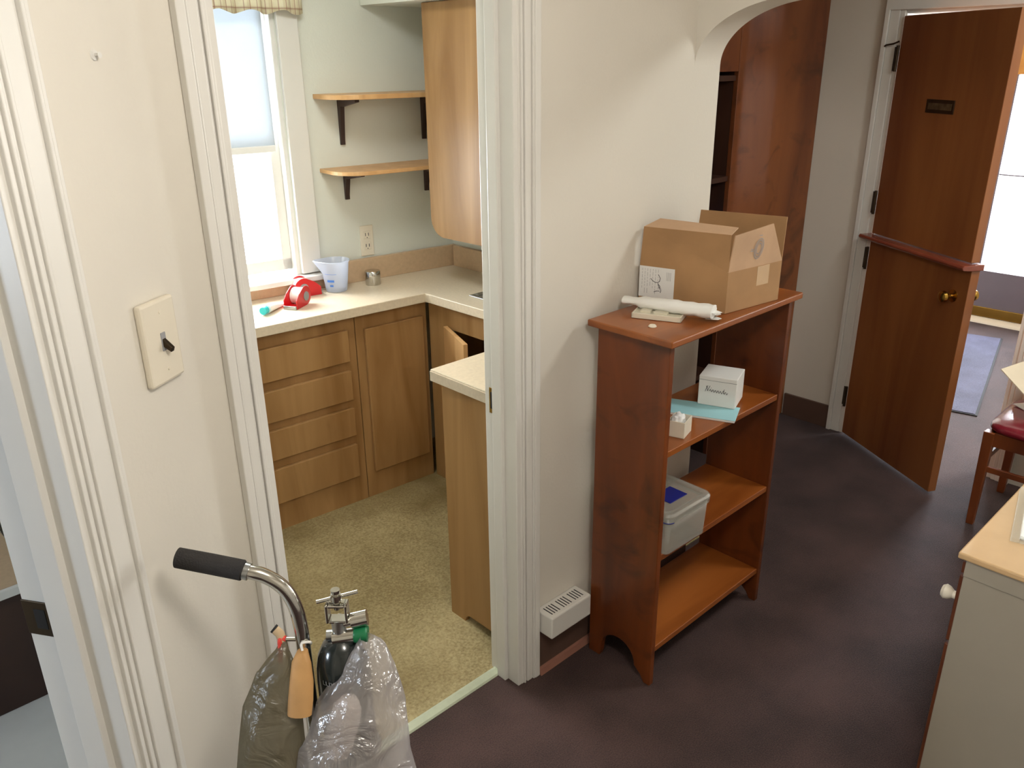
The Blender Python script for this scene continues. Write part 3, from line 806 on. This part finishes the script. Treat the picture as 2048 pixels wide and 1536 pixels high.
bm = bmesh.new(); tube(bm, [UX @ Vector((p[0], p[1], .112)) for p in rrect(-.1055, .02, -.1105, .1105, .022)[10:18]], .0014, 6); obj('seal_line', bm, M['navy'], t)

# ------------------------------------------------------------------ alcove: pine panel and built-in shelves
t = thing('built_in_bookcase', 'tall knotty pine built-in with dark shelves in the alcove behind the wall', 'cabinet', (3.3, 2.15, 0))
bx('front_panel', (3.225, 3.958, 2.0, 2.022, 0, H-.002), M['panel'], t, .002)
bx('back_board', (2.585, 3.225, 2.296, 2.318, 0, H-.002), M['nichew'], t, 0)
bx('side_board', (2.585, 2.605, 2.0, 2.296, 0, H-.002), M['nichew'], t, 0)
bx('side_board', (3.225, 3.243, 2.022, 2.296, 0, H-.002), M['nichew'], t, 0)
bx('top_panel', (2.605, 3.225, 2.002, 2.022, 1.79, H-.002), M['panel'], t, .002)
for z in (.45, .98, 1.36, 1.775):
    bx('shelf', (2.607, 3.223, 2.01, 2.294, z-.022, z), M['nichew'], t, .001)
bm = bmesh.new(); bmesh.ops.create_icosphere(bm, subdivisions=3, radius=1)
for v in bm.verts:
    k = 1 + .06*math.sin(v.co.x*7)*math.cos(v.co.y*5); v.co = Vector((3.10+v.co.x*.105*k, 2.13+v.co.y*.09*k, .981+max(0, .105+v.co.z*.105*k)))
tag(obj('cloth_bag', bm, M['blueb'], smooth=True, ang=60), 'blue cloth bag on a dark alcove shelf behind the cardboard box', 'bag')

# ------------------------------------------------------------------ dutch door
hinge = Vector((3.932, 1.640, 0)); e = Vector((3.611-3.954, 1.056-1.63, 0)).normalized()
nn = Vector((e.y, -e.x, 0))                       # towards the hall
if nn.x > 0: nn = -nn
TXd = frame(hinge, e, nn) if e.cross(nn).z > 0 else None
def DM(u, v, z): p = hinge + e*u + nn*v; return Vector((p.x, p.y, z))
def dbox(bm, u0, u1, v0, v1, z0, z1):
    vs = [bm.verts.new(DM(u, v, z)) for z in (z0, z1) for v in (v0, v1) for u in (u0, u1)]
    for f in ((0, 2, 3, 1), (4, 5, 7, 6), (0, 1, 5, 4), (2, 6, 7, 3), (0, 4, 6, 2), (1, 3, 7, 5)): bm.faces.new([vs[i] for i in f])
def dpart(name, d, m, parent, bevel=.002):
    bm = bmesh.new(); dbox(bm, *d); return obj(name, bm, m, parent, bevel)
W = .662
bm = bmesh.new(); dbox(bm, 0, W, -.040, 0, .012, 1.030)
door = obj('door_1', bm, M['door'], None, .002); door['kind'] = 'structure'
tag(door, 'reddish brown dutch door standing ajar, split into two leaves', 'door')
dpart('upper_leaf', (0, W-.012, -.040, 0, 1.058, 2.005), M['door'], door)
bm = bmesh.new()
prof = [(.012, 1.030), (.052, 1.034), (.058, 1.044), (.052, 1.054), (-.046, 1.055), (-.046, 1.030)]
a = [bm.verts.new(DM(-.02, v, z)) for v, z in prof]; b = [bm.verts.new(DM(W+.012, v, z)) for v, z in prof]
bm.faces.new(a); bm.faces.new(b[::-1])
for i in range(6): bm.faces.new((a[i], b[i], b[(i+1) % 6], a[(i+1) % 6]))
obj('ledge', bm, M['ledge'], door, .003)
def knob(u, side):
    bm = bmesh.new()
    v0 = 0 if side > 0 else -.040
    X = Matrix(((e.x, 0, nn.x*side, DM(u, v0, .9).x), (e.y, 0, nn.y*side, DM(u, v0, .9).y), (0, 1, 0, .905), (0, 0, 0, 1)))
    lathe(bm, [(.026, 0), (.026, .004), (.010, .008), (.009, .026), (.018, .032), (.0245, .044), (.022, .056), (.012, .062), (.0, .063)], (0, 0, 0), 20, X=X)
    return obj('door_knob', bm, M['brass'], door, smooth=True, ang=35)
knob(.585, 1); knob(.600, -1)
M['platef'] = plain('tarnished_plate', (104, 92, 68), .4, .5, var=.2, scale=40)
pl_ = dpart('name_plate', (.232, .398, 0, .004, 1.618, 1.672), M['bronze'], door, .001)
dpart('plate_field', (.246, .386, .0035, .005, 1.632, 1.658), M['platef'], pl_, .0005)
for z in (.21, .935, 1.20, 1.83):
    hg = dpart('hinge', (-.042, .0, .001, .004, z-.05, z+.05), M['bronze'], door, .0005)
    bm = bmesh.new(); tube(bm, [DM(-.004, .007, z-.052), DM(-.004, .007, z+.056)], .007, 10); obj('hinge_pin', bm, M['bronze'], hg, smooth=True)
# little door hook at the top hinge
bm = bmesh.new(); tube(bm, [DM(-.075, .03, 1.880), DM(-.05, .035, 1.888), DM(-.02, .02, 1.893), DM(.004, .012, 1.902)], .004, 8)
obj('door_hook', bm, M['bronze'], door, smooth=True)

# ------------------------------------------------------------------ front room: front door, mat, cabinet
bm = bmesh.new()
box(bm, 6.545, 6.585, 1.02, 1.94, .01, .372); box(bm, 6.545, 6.585, 1.905, 1.94, .372, 1.715); box(bm, 6.545, 6.585, 1.02, 1.055, .372, 1.715)
box(bm, 6.555, 6.575, 1.055, 1.905, 1.049, 1.059)
d2 = struct('door_2', bm, M['greyd'], .003)
bx('head_panel', (6.546, 6.584, 1.02, 1.94, 1.715, 2.06), M['amber'], d2, .002)
bx('pane', (6.562, 6.566, 1.055, 1.905, .372, 1.715), M['glass'], d2, 0)
bx('kick_strip', (6.535, 6.546, 1.025, 1.935, .035, .105), M['brass'], d2, .002)
bm = bmesh.new()
box(bm, 6.535, 6.56, 1.94, 2.03, 0, 2.14); box(bm, 6.535, 6.56, .94, 1.02, 0, 2.14); box(bm, 6.535, 6.56, .94, 2.03, 2.06, 2.14)
struct('trim_8', bm, M['amber'], .002)
bm = bmesh.new(); prism(bm, [(6.47, 0), (6.475, .012), (6.54, .030), (6.60, .030), (6.60, 0)], 1.02, 1.94, 'y'); struct('trim_9', bm, M['ivory'])
t = thing('door_mat', 'grey blue runner mat on the carpet leading to the front door', 'mat', (5.45, 1.7, 0))
MXm = frame((4.66, 1.22, 0), (1.5, .34, 0), (-.34, 1.5, 0))
bx('pile', (.012, 1.55, .012, .62, .001, .009), M['matm'], t, .002, X=MXm)
bx('edging', (.0, 1.562, .0, .632, .0008, .006), M['black'], t, .001, X=MXm)
t = thing('wood_stand', 'dark red wooden stand beyond the dutch doorway', 'furniture', (5.98, 1.2, 0))
for x, y in ((5.86, 1.36), (6.16, 1.36), (5.86, .98), (6.16, .98)): bx('leg', (x-.018, x+.018, y-.018, y+.018, 0, .68), M['ledge'], t, .002)
bx('top', (5.82, 6.2, .94, 1.40, .68, .70), M['ledge'], t, .003)
bx('back_panel', (5.87, 6.15, 1.350, 1.366, .06, .66), M['ledge'], t, .002)

bm = bmesh.new()     # front-room window frame
box(bm, 6.54, 6.62, -1.0, -.95, .8, 2.1); box(bm, 6.54, 6.62, .25, .3, .8, 2.1); box(bm, 6.54, 6.62, -.95, .25, .8, .85); box(bm, 6.54, 6.62, -.95, .25, 2.05, 2.1)
w2 = struct('window_2', bm, M['trim']); bx('pane', (6.58, 6.584, -.95, .25, .85, 2.05), M['glass'], w2, 0)
bm = bmesh.new(); box(bm, -1.58, -1.54, 1.6, 1.64, 1.1, 1.7); box(bm, -1.58, -1.54, 2.16, 2.2, 1.1, 1.7); box(bm, -1.58, -1.54, 1.64, 2.16, 1.1, 1.14); box(bm, -1.58, -1.54, 1.64, 2.16, 1.66, 1.7)
w3 = struct('window_3', bm, M['trim']); bx('pane', (-1.562, -1.558, 1.64, 2.16, 1.14, 1.66), M['glass'], w3, 0)

# ------------------------------------------------------------------ chair with papers
t = thing('chair', 'wooden side chair with a padded burgundy vinyl seat', 'chair', (3.66, .66, 0))
def leg(x, y, h, dx=0, dy=0):
    bm = bmesh.new()
    for_t, for_b = .020, .014
    vs = [bm.verts.new((x+dx*(1-k)+sx*r, y+dy*(1-k)+sy*r, z)) for k, r, z in ((0, for_b, 0), (1, for_t, h)) for sx, sy in ((-1, -1), (1, -1), (1, 1), (-1, 1))]
    bm.faces.new(vs[:4][::-1]); bm.faces.new(vs[4:])
    for i in range(4): bm.faces.new((vs[i], vs[(i+1) % 4], vs[4+(i+1) % 4], vs[4+i]))
    return obj('leg', bm, M['chairw'], t, .003)
leg(3.458, .846, .432, .012, .004); leg(3.850, .846, .432, 0, .004); leg(3.468, .452, .90, 0, -.03); leg(3.840, .452, .90, 0, -.03)
bm = bmesh.new()
box(bm, 3.47, 3.84, .832, .852, .372, .432); box(bm, 3.449, 3.469, .46, .84, .372, .432); box(bm, 3.839, 3.859, .46, .84, .372, .432); box(bm, 3.48, 3.83, .442, .462, .372, .432)
obj('apron', bm, M['chairw'], t, .002)
bm = bmesh.new(); box(bm, 3.452, 3.466, .46, .84, .255, .280); obj('stretcher', bm, M['chairw'], t, .002)
bm = bmesh.new(); box(bm, 3.842, 3.856, .46, .84, .255, .280); obj('stretcher', bm, M['chairw'], t, .002)
bm = bmesh.new(); box(bm, 3.47, 3.83, .836, .848, .300, .324); obj('stretcher', bm, M['chairw'], t, .002)
bm = bmesh.new()
def superring(w, h, z, cx=3.654, cy=.655):
    p = []
    for i in range(40):
        a = 2*PI*i/40; c, s = math.cos(a), math.sin(a)
        p.append(bm.verts.new((cx+w*math.copysign(abs(c)**.35, c), cy+h*math.copysign(abs(s)**.35, s), z)))
    return p
rg = [superring(.212, .205, .433), superring(.220, .212, .445), superring(.216, .208, .460), superring(.19, .18, .473), superring(.11, .10, .480)]
for a, b in zip(rg, rg[1:]):
    for i in range(40): bm.faces.new((a[i], a[(i+1) % 40], b[(i+1) % 40], b[i]))
bm.faces.new(rg[0][::-1]); bm.faces.new(rg[-1])
obj('seat', bm, M['vinyl'], t, smooth=True, ang=60)
for z in (.58, .70, .83): bx('back_rail', (3.48, 3.83, .435, .455, z, z+.045), M['chairw'], t, .003)
bm = bmesh.new(); tube(bm, [(3.462, .852, .418), (3.462, .858, .420)], .007, 10); obj('tack', bm, M['steel'], t)
bm = bmesh.new(); tube(bm, [(3.500, .845, .325), (3.535, .862, .335)], .006, 10); obj('caster_pin', bm, M['white'], t)

def sheet(name, pts, m, label, th=.004):
    bm = bmesh.new(); bm.faces.new([bm.verts.new(p) for p in pts])
    o = obj(name, bm, m); s = o.modifiers.new('s', 'SOLIDIFY'); s.thickness = th
    return tag(o, label, 'paper')
sheet('envelope', [(3.70, .845, .480), (3.92, .70, .482), (3.80, .54, .486), (3.58, .69, .482)], M['paper'], 'white envelope lying flat on the burgundy chair seat', .003)
sheet('folder', [(3.62, .900, .640), (3.90, .80, .668), (3.80, .56, .488), (3.48, .62, .486)], M['cream'], 'cream paper folder propped up on the chair seat', .004)

# ------------------------------------------------------------------ desk
t = thing('desk', 'grey metal desk with a glossy tan top and a cream knob at lower right', 'desk', (2.5, .1, 0))
bx('top', (1.896, 3.20, -.42, .474, .738, .755), M['desktop'], t, .004)
bx('side_panel', (1.905, 1.923, -.41, .455, 0, .737), M['deskg'], t, .002)
bx('upper_band', (1.9020, 1.9055, -.41, .455, .694, .737), M['deskg'], t, .0008)
bx('side_panel', (3.17, 3.19, -.41, .455, 0, .737), M['deskg'], t, .002)
bx('back_panel', (1.913, 3.17, -.40, -.385, .1, .731), M['deskg'], t, .002)
bx('front_frame', (1.905, 3.19, .455, .462, .70, .731), M['deskr'], t, .001)
for z0, z1 in ((.50, .69), (.04, .49)):
    dr = bx('drawer', (1.909, 2.33, .430, .464, z0, z1), M['deskr'], t, .003)
    bm = bmesh.new()
    if z0 < .1: bm.free(); continue
    lathe(bm, [(.011, 0), (.010, .010), (.017, .020), (.019, .029), (.014, .036), (.0, .038)], (0, 0, 0), 18, X=Matrix.Translation((1.93, .463, z1-.072)) @ Matrix.Rotation(-PI/2, 4, 'X'))
    obj('knob', bm, M['ivory'], dr, smooth=True)
t = thing('letter_tray', 'clear grey plastic document frame lying on the desk', 'tray', (2.2, .33, .755))
bm = bmesh.new()
FXm = frame((2.03, .405, .7555), (1, .22, 0), (-.22, 1, 0))
for d in ((0, .30, -.22, -.20), (0, .30, -.02, 0), (0, .02, -.2, -.02), (.28, .30, -.2, -.02)): box(bm, *d, 0, .012, X=FXm)
obj('rim', bm, M['tub'], t, .002)
bx('sheet', (.02, .28, -.20, -.02, .001, .004), M['paper'], t, 0, X=FXm)

# ------------------------------------------------------------------ oxygen cart, tank and bags
t = thing('cylinder_cart', 'chrome cylinder cart with a black foam handle grip', 'cart', (.58, 1.13, 0))
hp = smooth_path([(.450, 1.272, 1.0265), (.498, 1.219, 1.012), (.523, 1.197, 1.0), (.545, 1.178, .974), (.557, 1.167, .936), (.561, 1.162, .893), (.561, 1.160, .85), (.561, 1.160, .70), (.561, 1.160, .40), (.561, 1.160, .16)], 6)
bm = bmesh.new(); tube(bm, hp, .0132, 16); obj('handle_tube', bm, M['chrome'], t, smooth=True, ang=60)
bm = bmesh.new(); tube(bm, [(.416, 1.309, 1.0355), (.4175, 1.3075, 1.035), (.456, 1.265, 1.0245), (.495, 1.222, 1.013), (.4965, 1.2205, 1.0125)], [.015, .0182, .0185, .0185, .016], 20); obj('foam_grip', bm, M['foam'], t, smooth=True)
bm = bmesh.new(); tube(bm, [(.497, 1.220, 1.0125), (.503, 1.2135, 1.010)], .0158, 16); obj('collar', bm, M['steel'], t, smooth=True)
bm = bmesh.new(); box(bm, .545, .69, 1.03, 1.175, .135, .150); obj('base_plate', bm, M['steel'], t, .002)
bm = bmesh.new(); tube(bm, [(.49, 1.105, .075), (.63, 1.238, .075)], .006, 10); tube(bm, [(.561, 1.160, .165), (.560, 1.172, .075)], .010, 10); obj('axle', bm, M['steel'], t)
for x, y in ((.485, 1.10), (.635, 1.243)):
    X = Matrix.Translation((x, y, .075)) @ Vector((.14, .133, 0)).to_track_quat('Z', 'Y').to_matrix().to_4x4()
    bm = bmesh.new(); lathe(bm, [(.012, -.014), (.060, -.014), (.075, -.008), (.075, .008), (.060, .014), (.012, .014)], (0, 0, 0), 28, X=X); obj('wheel', bm, M['foam'], t, smooth=True)
bm = bmesh.new(); tube(bm, [(.64, 1.06, .135), (.64, 1.06, .0)], .010, 10); obj('foot', bm, M['steel'], t)
bm = bmesh.new()      # retaining ring and clamp arm
tube(bm, [(.611+.056*math.cos(a), 1.117+.056*math.sin(a), .60) for a in [2*PI*i/32 for i in range(33)]], .004, 8)
obj('retaining_ring', bm, M['steel'], t, smooth=True)
bm = bmesh.new(); tube(bm, [(.561, 1.160, .862), (.530, 1.183, .866)], .0042, 10); obj('hook_arm', bm, M['chrome'], t, smooth=True)
bm = bmesh.new(); tube(bm, [(.533, 1.182, .862), (.5305, 1.187, .876), (.526, 1.194, .884)], .0085, 12); pg = obj('hook_peg', bm, M['tube'], t, smooth=True)
bm = bmesh.new(); tube(bm, [(.5262, 1.1938, .8838), (.5245, 1.1965, .8862)], .0088, 12); obj('peg_cap', bm, M['foam'], pg)

TC = (.613, 1.116)
t = thing('oxygen_cylinder', 'dark green oxygen cylinder with a chrome regulator standing in the cart', 'gas cylinder', (TC[0], TC[1], .15))
bm = bmesh.new(); lathe(bm, [(.03, .0), (.049, .006), (.050, .02), (.050, .625), (.0485, .652), (.044, .676), (.034, .698), (.020, .710), (.014, .713)], (TC[0], TC[1], .151), 36); obj('tank', bm, M['tank'], t, smooth=True, ang=50)
def txt(body, size):
    cu = bpy.data.curves.new('t', 'FONT'); cu.body = body; cu.size = size; cu.align_x = 'CENTER'; cu.resolution_u = 3
    to = bpy.data.objects.new('t', cu); COL.objects.link(to); bpy.context.view_layer.update()
    me = bpy.data.meshes.new_from_object(to.evaluated_get(bpy.context.evaluated_depsgraph_get()))
    bpy.data.objects.remove(to); return me
me = txt('LUX', .014)
bm = bmesh.new(); bm.from_mesh(me)
a0 = math.atan2(-TC[1], -TC[0]) - .62
for v in bm.verts:
    a = a0 + v.co.x/.0505; v.co = Vector((TC[0]+.0508*math.cos(a), TC[1]+.0508*math.sin(a), .790+v.co.y))
obj('lettering', bm, M['inkgrey'], t)
RV = Vector((.723, -.691, 0)).normalized(); FV = Vector((.691, .723, 0)).normalized()
TV = Vector((TC[0], TC[1], 0))
def tp(r, f, z): p = TV + RV*r + FV*f; return (p.x, p.y, z)
bm = bmesh.new(); tube(bm, [tp(0, 0, .862), tp(0, 0, .905)], .013, 16); tube(bm, [tp(-.024, -.002, .868), tp(-.006, 0, .868)], .010, 12); obj('valve', bm, M['steel'], t, smooth=True)
bm = bmesh.new()      # yoke frame
YX = frame(tp(0, 0, .915), RV, FV)
for d in ((-.020, -.015, -.012, .012, -.014, .024), (.015, .020, -.012, .012, -.014, .024), (-.015, .015, -.012, .012, .019, .024), (-.015, .015, -.012, .012, -.014, -.009)): box(bm, *d, X=YX)
obj('yoke', bm, M['chrome'], t, .0015)
bm = bmesh.new(); tube(bm, [tp(0, 0, .925), tp(0, 0, .965)], .0055, 12); tube(bm, [tp(0, 0, .944), tp(0, 0, .956)], .010, 14); tube(bm, [tp(0, 0, .961), tp(0, 0, .967)], .0085, 14)
q = obj('t_handle', bm, M['chrome'], t, smooth=True)
bm = bmesh.new(); tube(bm, [tp(-.036, .0, .940), tp(.038, .010, .955)], .0035, 10); obj('handle_bar', bm, M['chrome'], q, smooth=True)
bm = bmesh.new(); tube(bm, [tp(.010, 0, .895), tp(.022, .002, .897), tp(.023, .002, .897), tp(.052, .006, .902)], [.010, .010, .0145, .0145], 18); obj('pressure_gauge', bm, M['chrome'], t, smooth=True)
bm = bmesh.new(); tube(bm, [tp(-.012, -.006, .865), tp(.028, -.002, .869)], .0135, 18); obj('regulator_body', bm, M['chrome'], t, smooth=True)
bm = bmesh.new(); tube(bm, [tp(.027, -.002, .869), tp(.030, -.002, .869), tp(.050, .0, .871), tp(.052, .0, .871)], [.0135, .0155, .0155, .013], 18); obj('flow_dial', bm, M['green'], t, smooth=True)

def blob(name, rings, m, parent, n=30, amp=.06, seed=1, capt=False):
    rnd = random.Random(seed); ph = [rnd.uniform(0, 6.28) for _ in range(8)]
    bm = bmesh.new(); rr = []
    zs_ = [r[2] for r in rings]
    K = 5; full = []
    for i in range(len(rings)-1):
        for k in range(K):
            f = k/K; f = f*f*(3-2*f); full.append([rings[i][j]*(1-f)+rings[i+1][j]*f for j in range(5)])
    full.append(list(rings[-1]))
    for i, (cx, cy, z, w, d) in enumerate(full):
        row = []
        for k in range(n):
            a = 2*PI*k/n
            q = 1 + amp*(math.sin(3*a+ph[0]+i*.22)+.7*math.sin(7*a+ph[1]-i*.3)+.5*math.sin(11*a+ph[2]+i*.55)) * min(1, w/.04)
            p = Vector((cx, cy, z)) + RV*w*q*math.cos(a) + FV*d*q*math.sin(a)
            p.z += .006*math.sin(5*a+ph[3]+i*.5)*min(1, w/.05)
            row.append(bm.verts.new(p))
        rr.append(row)
    for a, b in zip(rr, rr[1:]):
        for k in range(n): bm.faces.new((a[k], a[(k+1) % n], b[(k+1) % n], b[k]))
    bm.faces.new(rr[-1])
    if capt: bm.faces.new(rr[0][::-1])
    return obj(name, bm, m, parent, smooth=True, ang=75)
t = thing('plastic_bag', 'grey green plastic bag hanging from the cart hook', 'bag', (.534, 1.176, .86))
blob('pouch', [(.532, 1.178, .862, .006, .006), (.526, 1.177, .845, .013, .011), (.512, 1.177, .81, .036, .024), (.489, 1.166, .742, .052, .036), (.462, 1.142, .650, .064, .042), (.455, 1.135, .52, .068, .045), (.46, 1.13, .40, .055, .040), (.465, 1.13, .345, .02, .015)], M['bagg'], t, amp=.035, seed=3)
bm = bmesh.new(); tube(bm, smooth_path([(.531, 1.183, .873), (.526, 1.180, .866), (.524, 1.178, .850), (.522, 1.177, .838), (.519, 1.174, .826)], 4), [.0045]*17, 8); tube(bm, [(.527, 1.186, .868), (.536, 1.176, .868)], .0055, 8); obj('red_tie', bm, M['redp'], t, smooth=True)
t = thing('padded_strap', 'tan padded strap hanging beside the cylinder', 'strap', (.545, 1.14, .85))
bm = bmesh.new(); rings = []
for i, (p, w) in enumerate((((.549, 1.142, .853), .010), ((.541, 1.136, .835), .018), ((.532, 1.126, .805), .022), ((.520, 1.115, .775), .023), ((.511, 1.108, .752), .022))):
    p = Vector(p); rings.append([bm.verts.new(p + RV*w*math.cos(2*PI*k/14) + FV*.009*math.sin(2*PI*k/14)) for k in range(14)])
for a, b in zip(rings, rings[1:]):
    for k in range(14): bm.faces.new((a[k], a[(k+1) % 14], b[(k+1) % 14], b[k]))
bm.faces.new(rings[0]); bm.faces.new(rings[-1][::-1])
obj('pad', bm, M['tanst'], t, smooth=True, ang=60)
bm = bmesh.new(); tube(bm, smooth_path([(.549, 1.142, .853), (.552, 1.148, .864), (.566, 1.143, .862), (.572, 1.152, .850)], 4), .0025, 6); obj('tie', bm, M['white'], t)
t = thing('plastic_bag', 'crinkled clear plastic bag draped over the oxygen cylinder', 'bag', (.60, 1.06, .84))
blob('pouch', [(.640, 1.066, .875, .012, .012), (.640, 1.060, .855, .030, .028), (.628, 1.050, .815, .048, .045), (.596, 1.042, .76, .080, .052), (.570, 1.028, .69, .100, .058), (.560, 1.012, .60, .118, .066), (.556, 1.008, .48, .110, .065), (.556, 1.01, .38, .08, .05), (.556, 1.01, .35, .03, .02)], M['bag'], t, amp=.035, seed=5)
t = thing('plastic_bottle', 'pinkish white rounded bottle inside the clear plastic bag', 'bottle', (.572, 1.045, .66))
bm = bmesh.new()
X = frame((.556, 1.072, .660), RV, FV) @ Matrix.Rotation(math.radians(16), 4, 'Y')
lathe(bm, [(.020, 0), (.027, .004), (.028, .08), (.026, .105), (.017, .124), (.0, .130)], (0, 0, 0), 20, X=X); obj('bottle_body', bm, M['soap'], t, smooth=True)

# ------------------------------------------------------------------ lights
def area(name, loc, target, sx, sy, power, col=(1, 1, 1), spread=180):
    l = bpy.data.lights.new(name, 'AREA'); l.shape = 'RECTANGLE'; l.size = sx; l.size_y = sy; l.energy = power; l.color = col
    l.spread = math.radians(spread)
    o = bpy.data.objects.new(name, l); COL.objects.link(o); o.location = loc
    o.rotation_euler = (Vector(target)-Vector(loc)).to_track_quat('-Z', 'Y').to_euler(); return o
w = bpy.data.worlds.new('sky'); scene.world = w; w.use_nodes = True
bg = w.node_tree.nodes['Background']; bg.inputs['Color'].default_value = (.93, .97, 1, 1); bg.inputs['Strength'].default_value = 5.0
kc = FX @ Vector((fl(1.37), .75, 1.7)); kt = FX @ Vector((fl(1.6), -1, 1.1))
area('kitchen_window_daylight', kc, kt, 1.1, 1.4, 78, (.96, .99, 1))
area('front_door_daylight', (7.3, 1.45, 1.3), (4, 1.3, .6), 1.4, 1.8, 120, (.80, .88, 1))
area('front_room_daylight', (7.2, -.4, 1.7), (2, 1.0, 1.0), 1.4, 1.4, 130, (1, .98, .94))
area('bathroom_daylight', (-2.2, 1.9, 1.6), (.2, 2.0, .9), 1.0, 1.0, 44, (.66, .80, 1))
l = bpy.data.lights.new('hall_fill', 'POINT'); l.energy = 25; l.color = (1, .94, .87); l.shadow_soft_size = .14  # unseen point light added as fill for the hall walls
o = bpy.data.objects.new('hall_fill', l); COL.objects.link(o); o.location = (.62, .12, 2.28)
area('passage_fill', (3.1, .2, H-.03), (3.1, .2, 0), .4, .4, 14, (.97, 1, .98))  # added fill light at ceiling level, brightens the dim passage
area('kitchen_fill', (1.35, 2.25, H-.03), (1.35, 2.25, 0), .4, .4, 8, (.98, 1, .95))  # unseen overhead fill, added to lift the kitchen

# ------------------------------------------------------------------ camera
yaw, pitch, roll = math.radians(46.56097944), math.radians(-21.67421668), math.radians(-.65567687)
fwd = Vector((math.cos(yaw)*math.cos(pitch), math.sin(yaw)*math.cos(pitch), math.sin(pitch)))
rt = Vector((math.sin(yaw), -math.cos(yaw), 0)); up = rt.cross(fwd)
r2 = rt*math.cos(roll) + up*math.sin(roll); u2 = -rt*math.sin(roll) + up*math.cos(roll)
cd = bpy.data.cameras.new('camera'); cam = bpy.data.objects.new('camera', cd); COL.objects.link(cam)
cam.matrix_world = Matrix(((r2.x, u2.x, -fwd.x, 0), (r2.y, u2.y, -fwd.y, 0), (r2.z, u2.z, -fwd.z, 1.85), (0, 0, 0, 1)))
cd.sensor_width = 36; cd.lens = 1637.55/2048*36; cd.clip_start = .02; cd.clip_end = 60
scene.camera = cam

vs = scene.view_settings
vs.view_transform = 'Standard'; vs.look = 'None'; vs.gamma = 1; vs.use_curve_mapping = False; vs.exposure = .64
scene.cycles.max_bounces = 8; scene.cycles.transparent_max_bounces = 16
scene.cycles.sample_clamp_indirect = 6
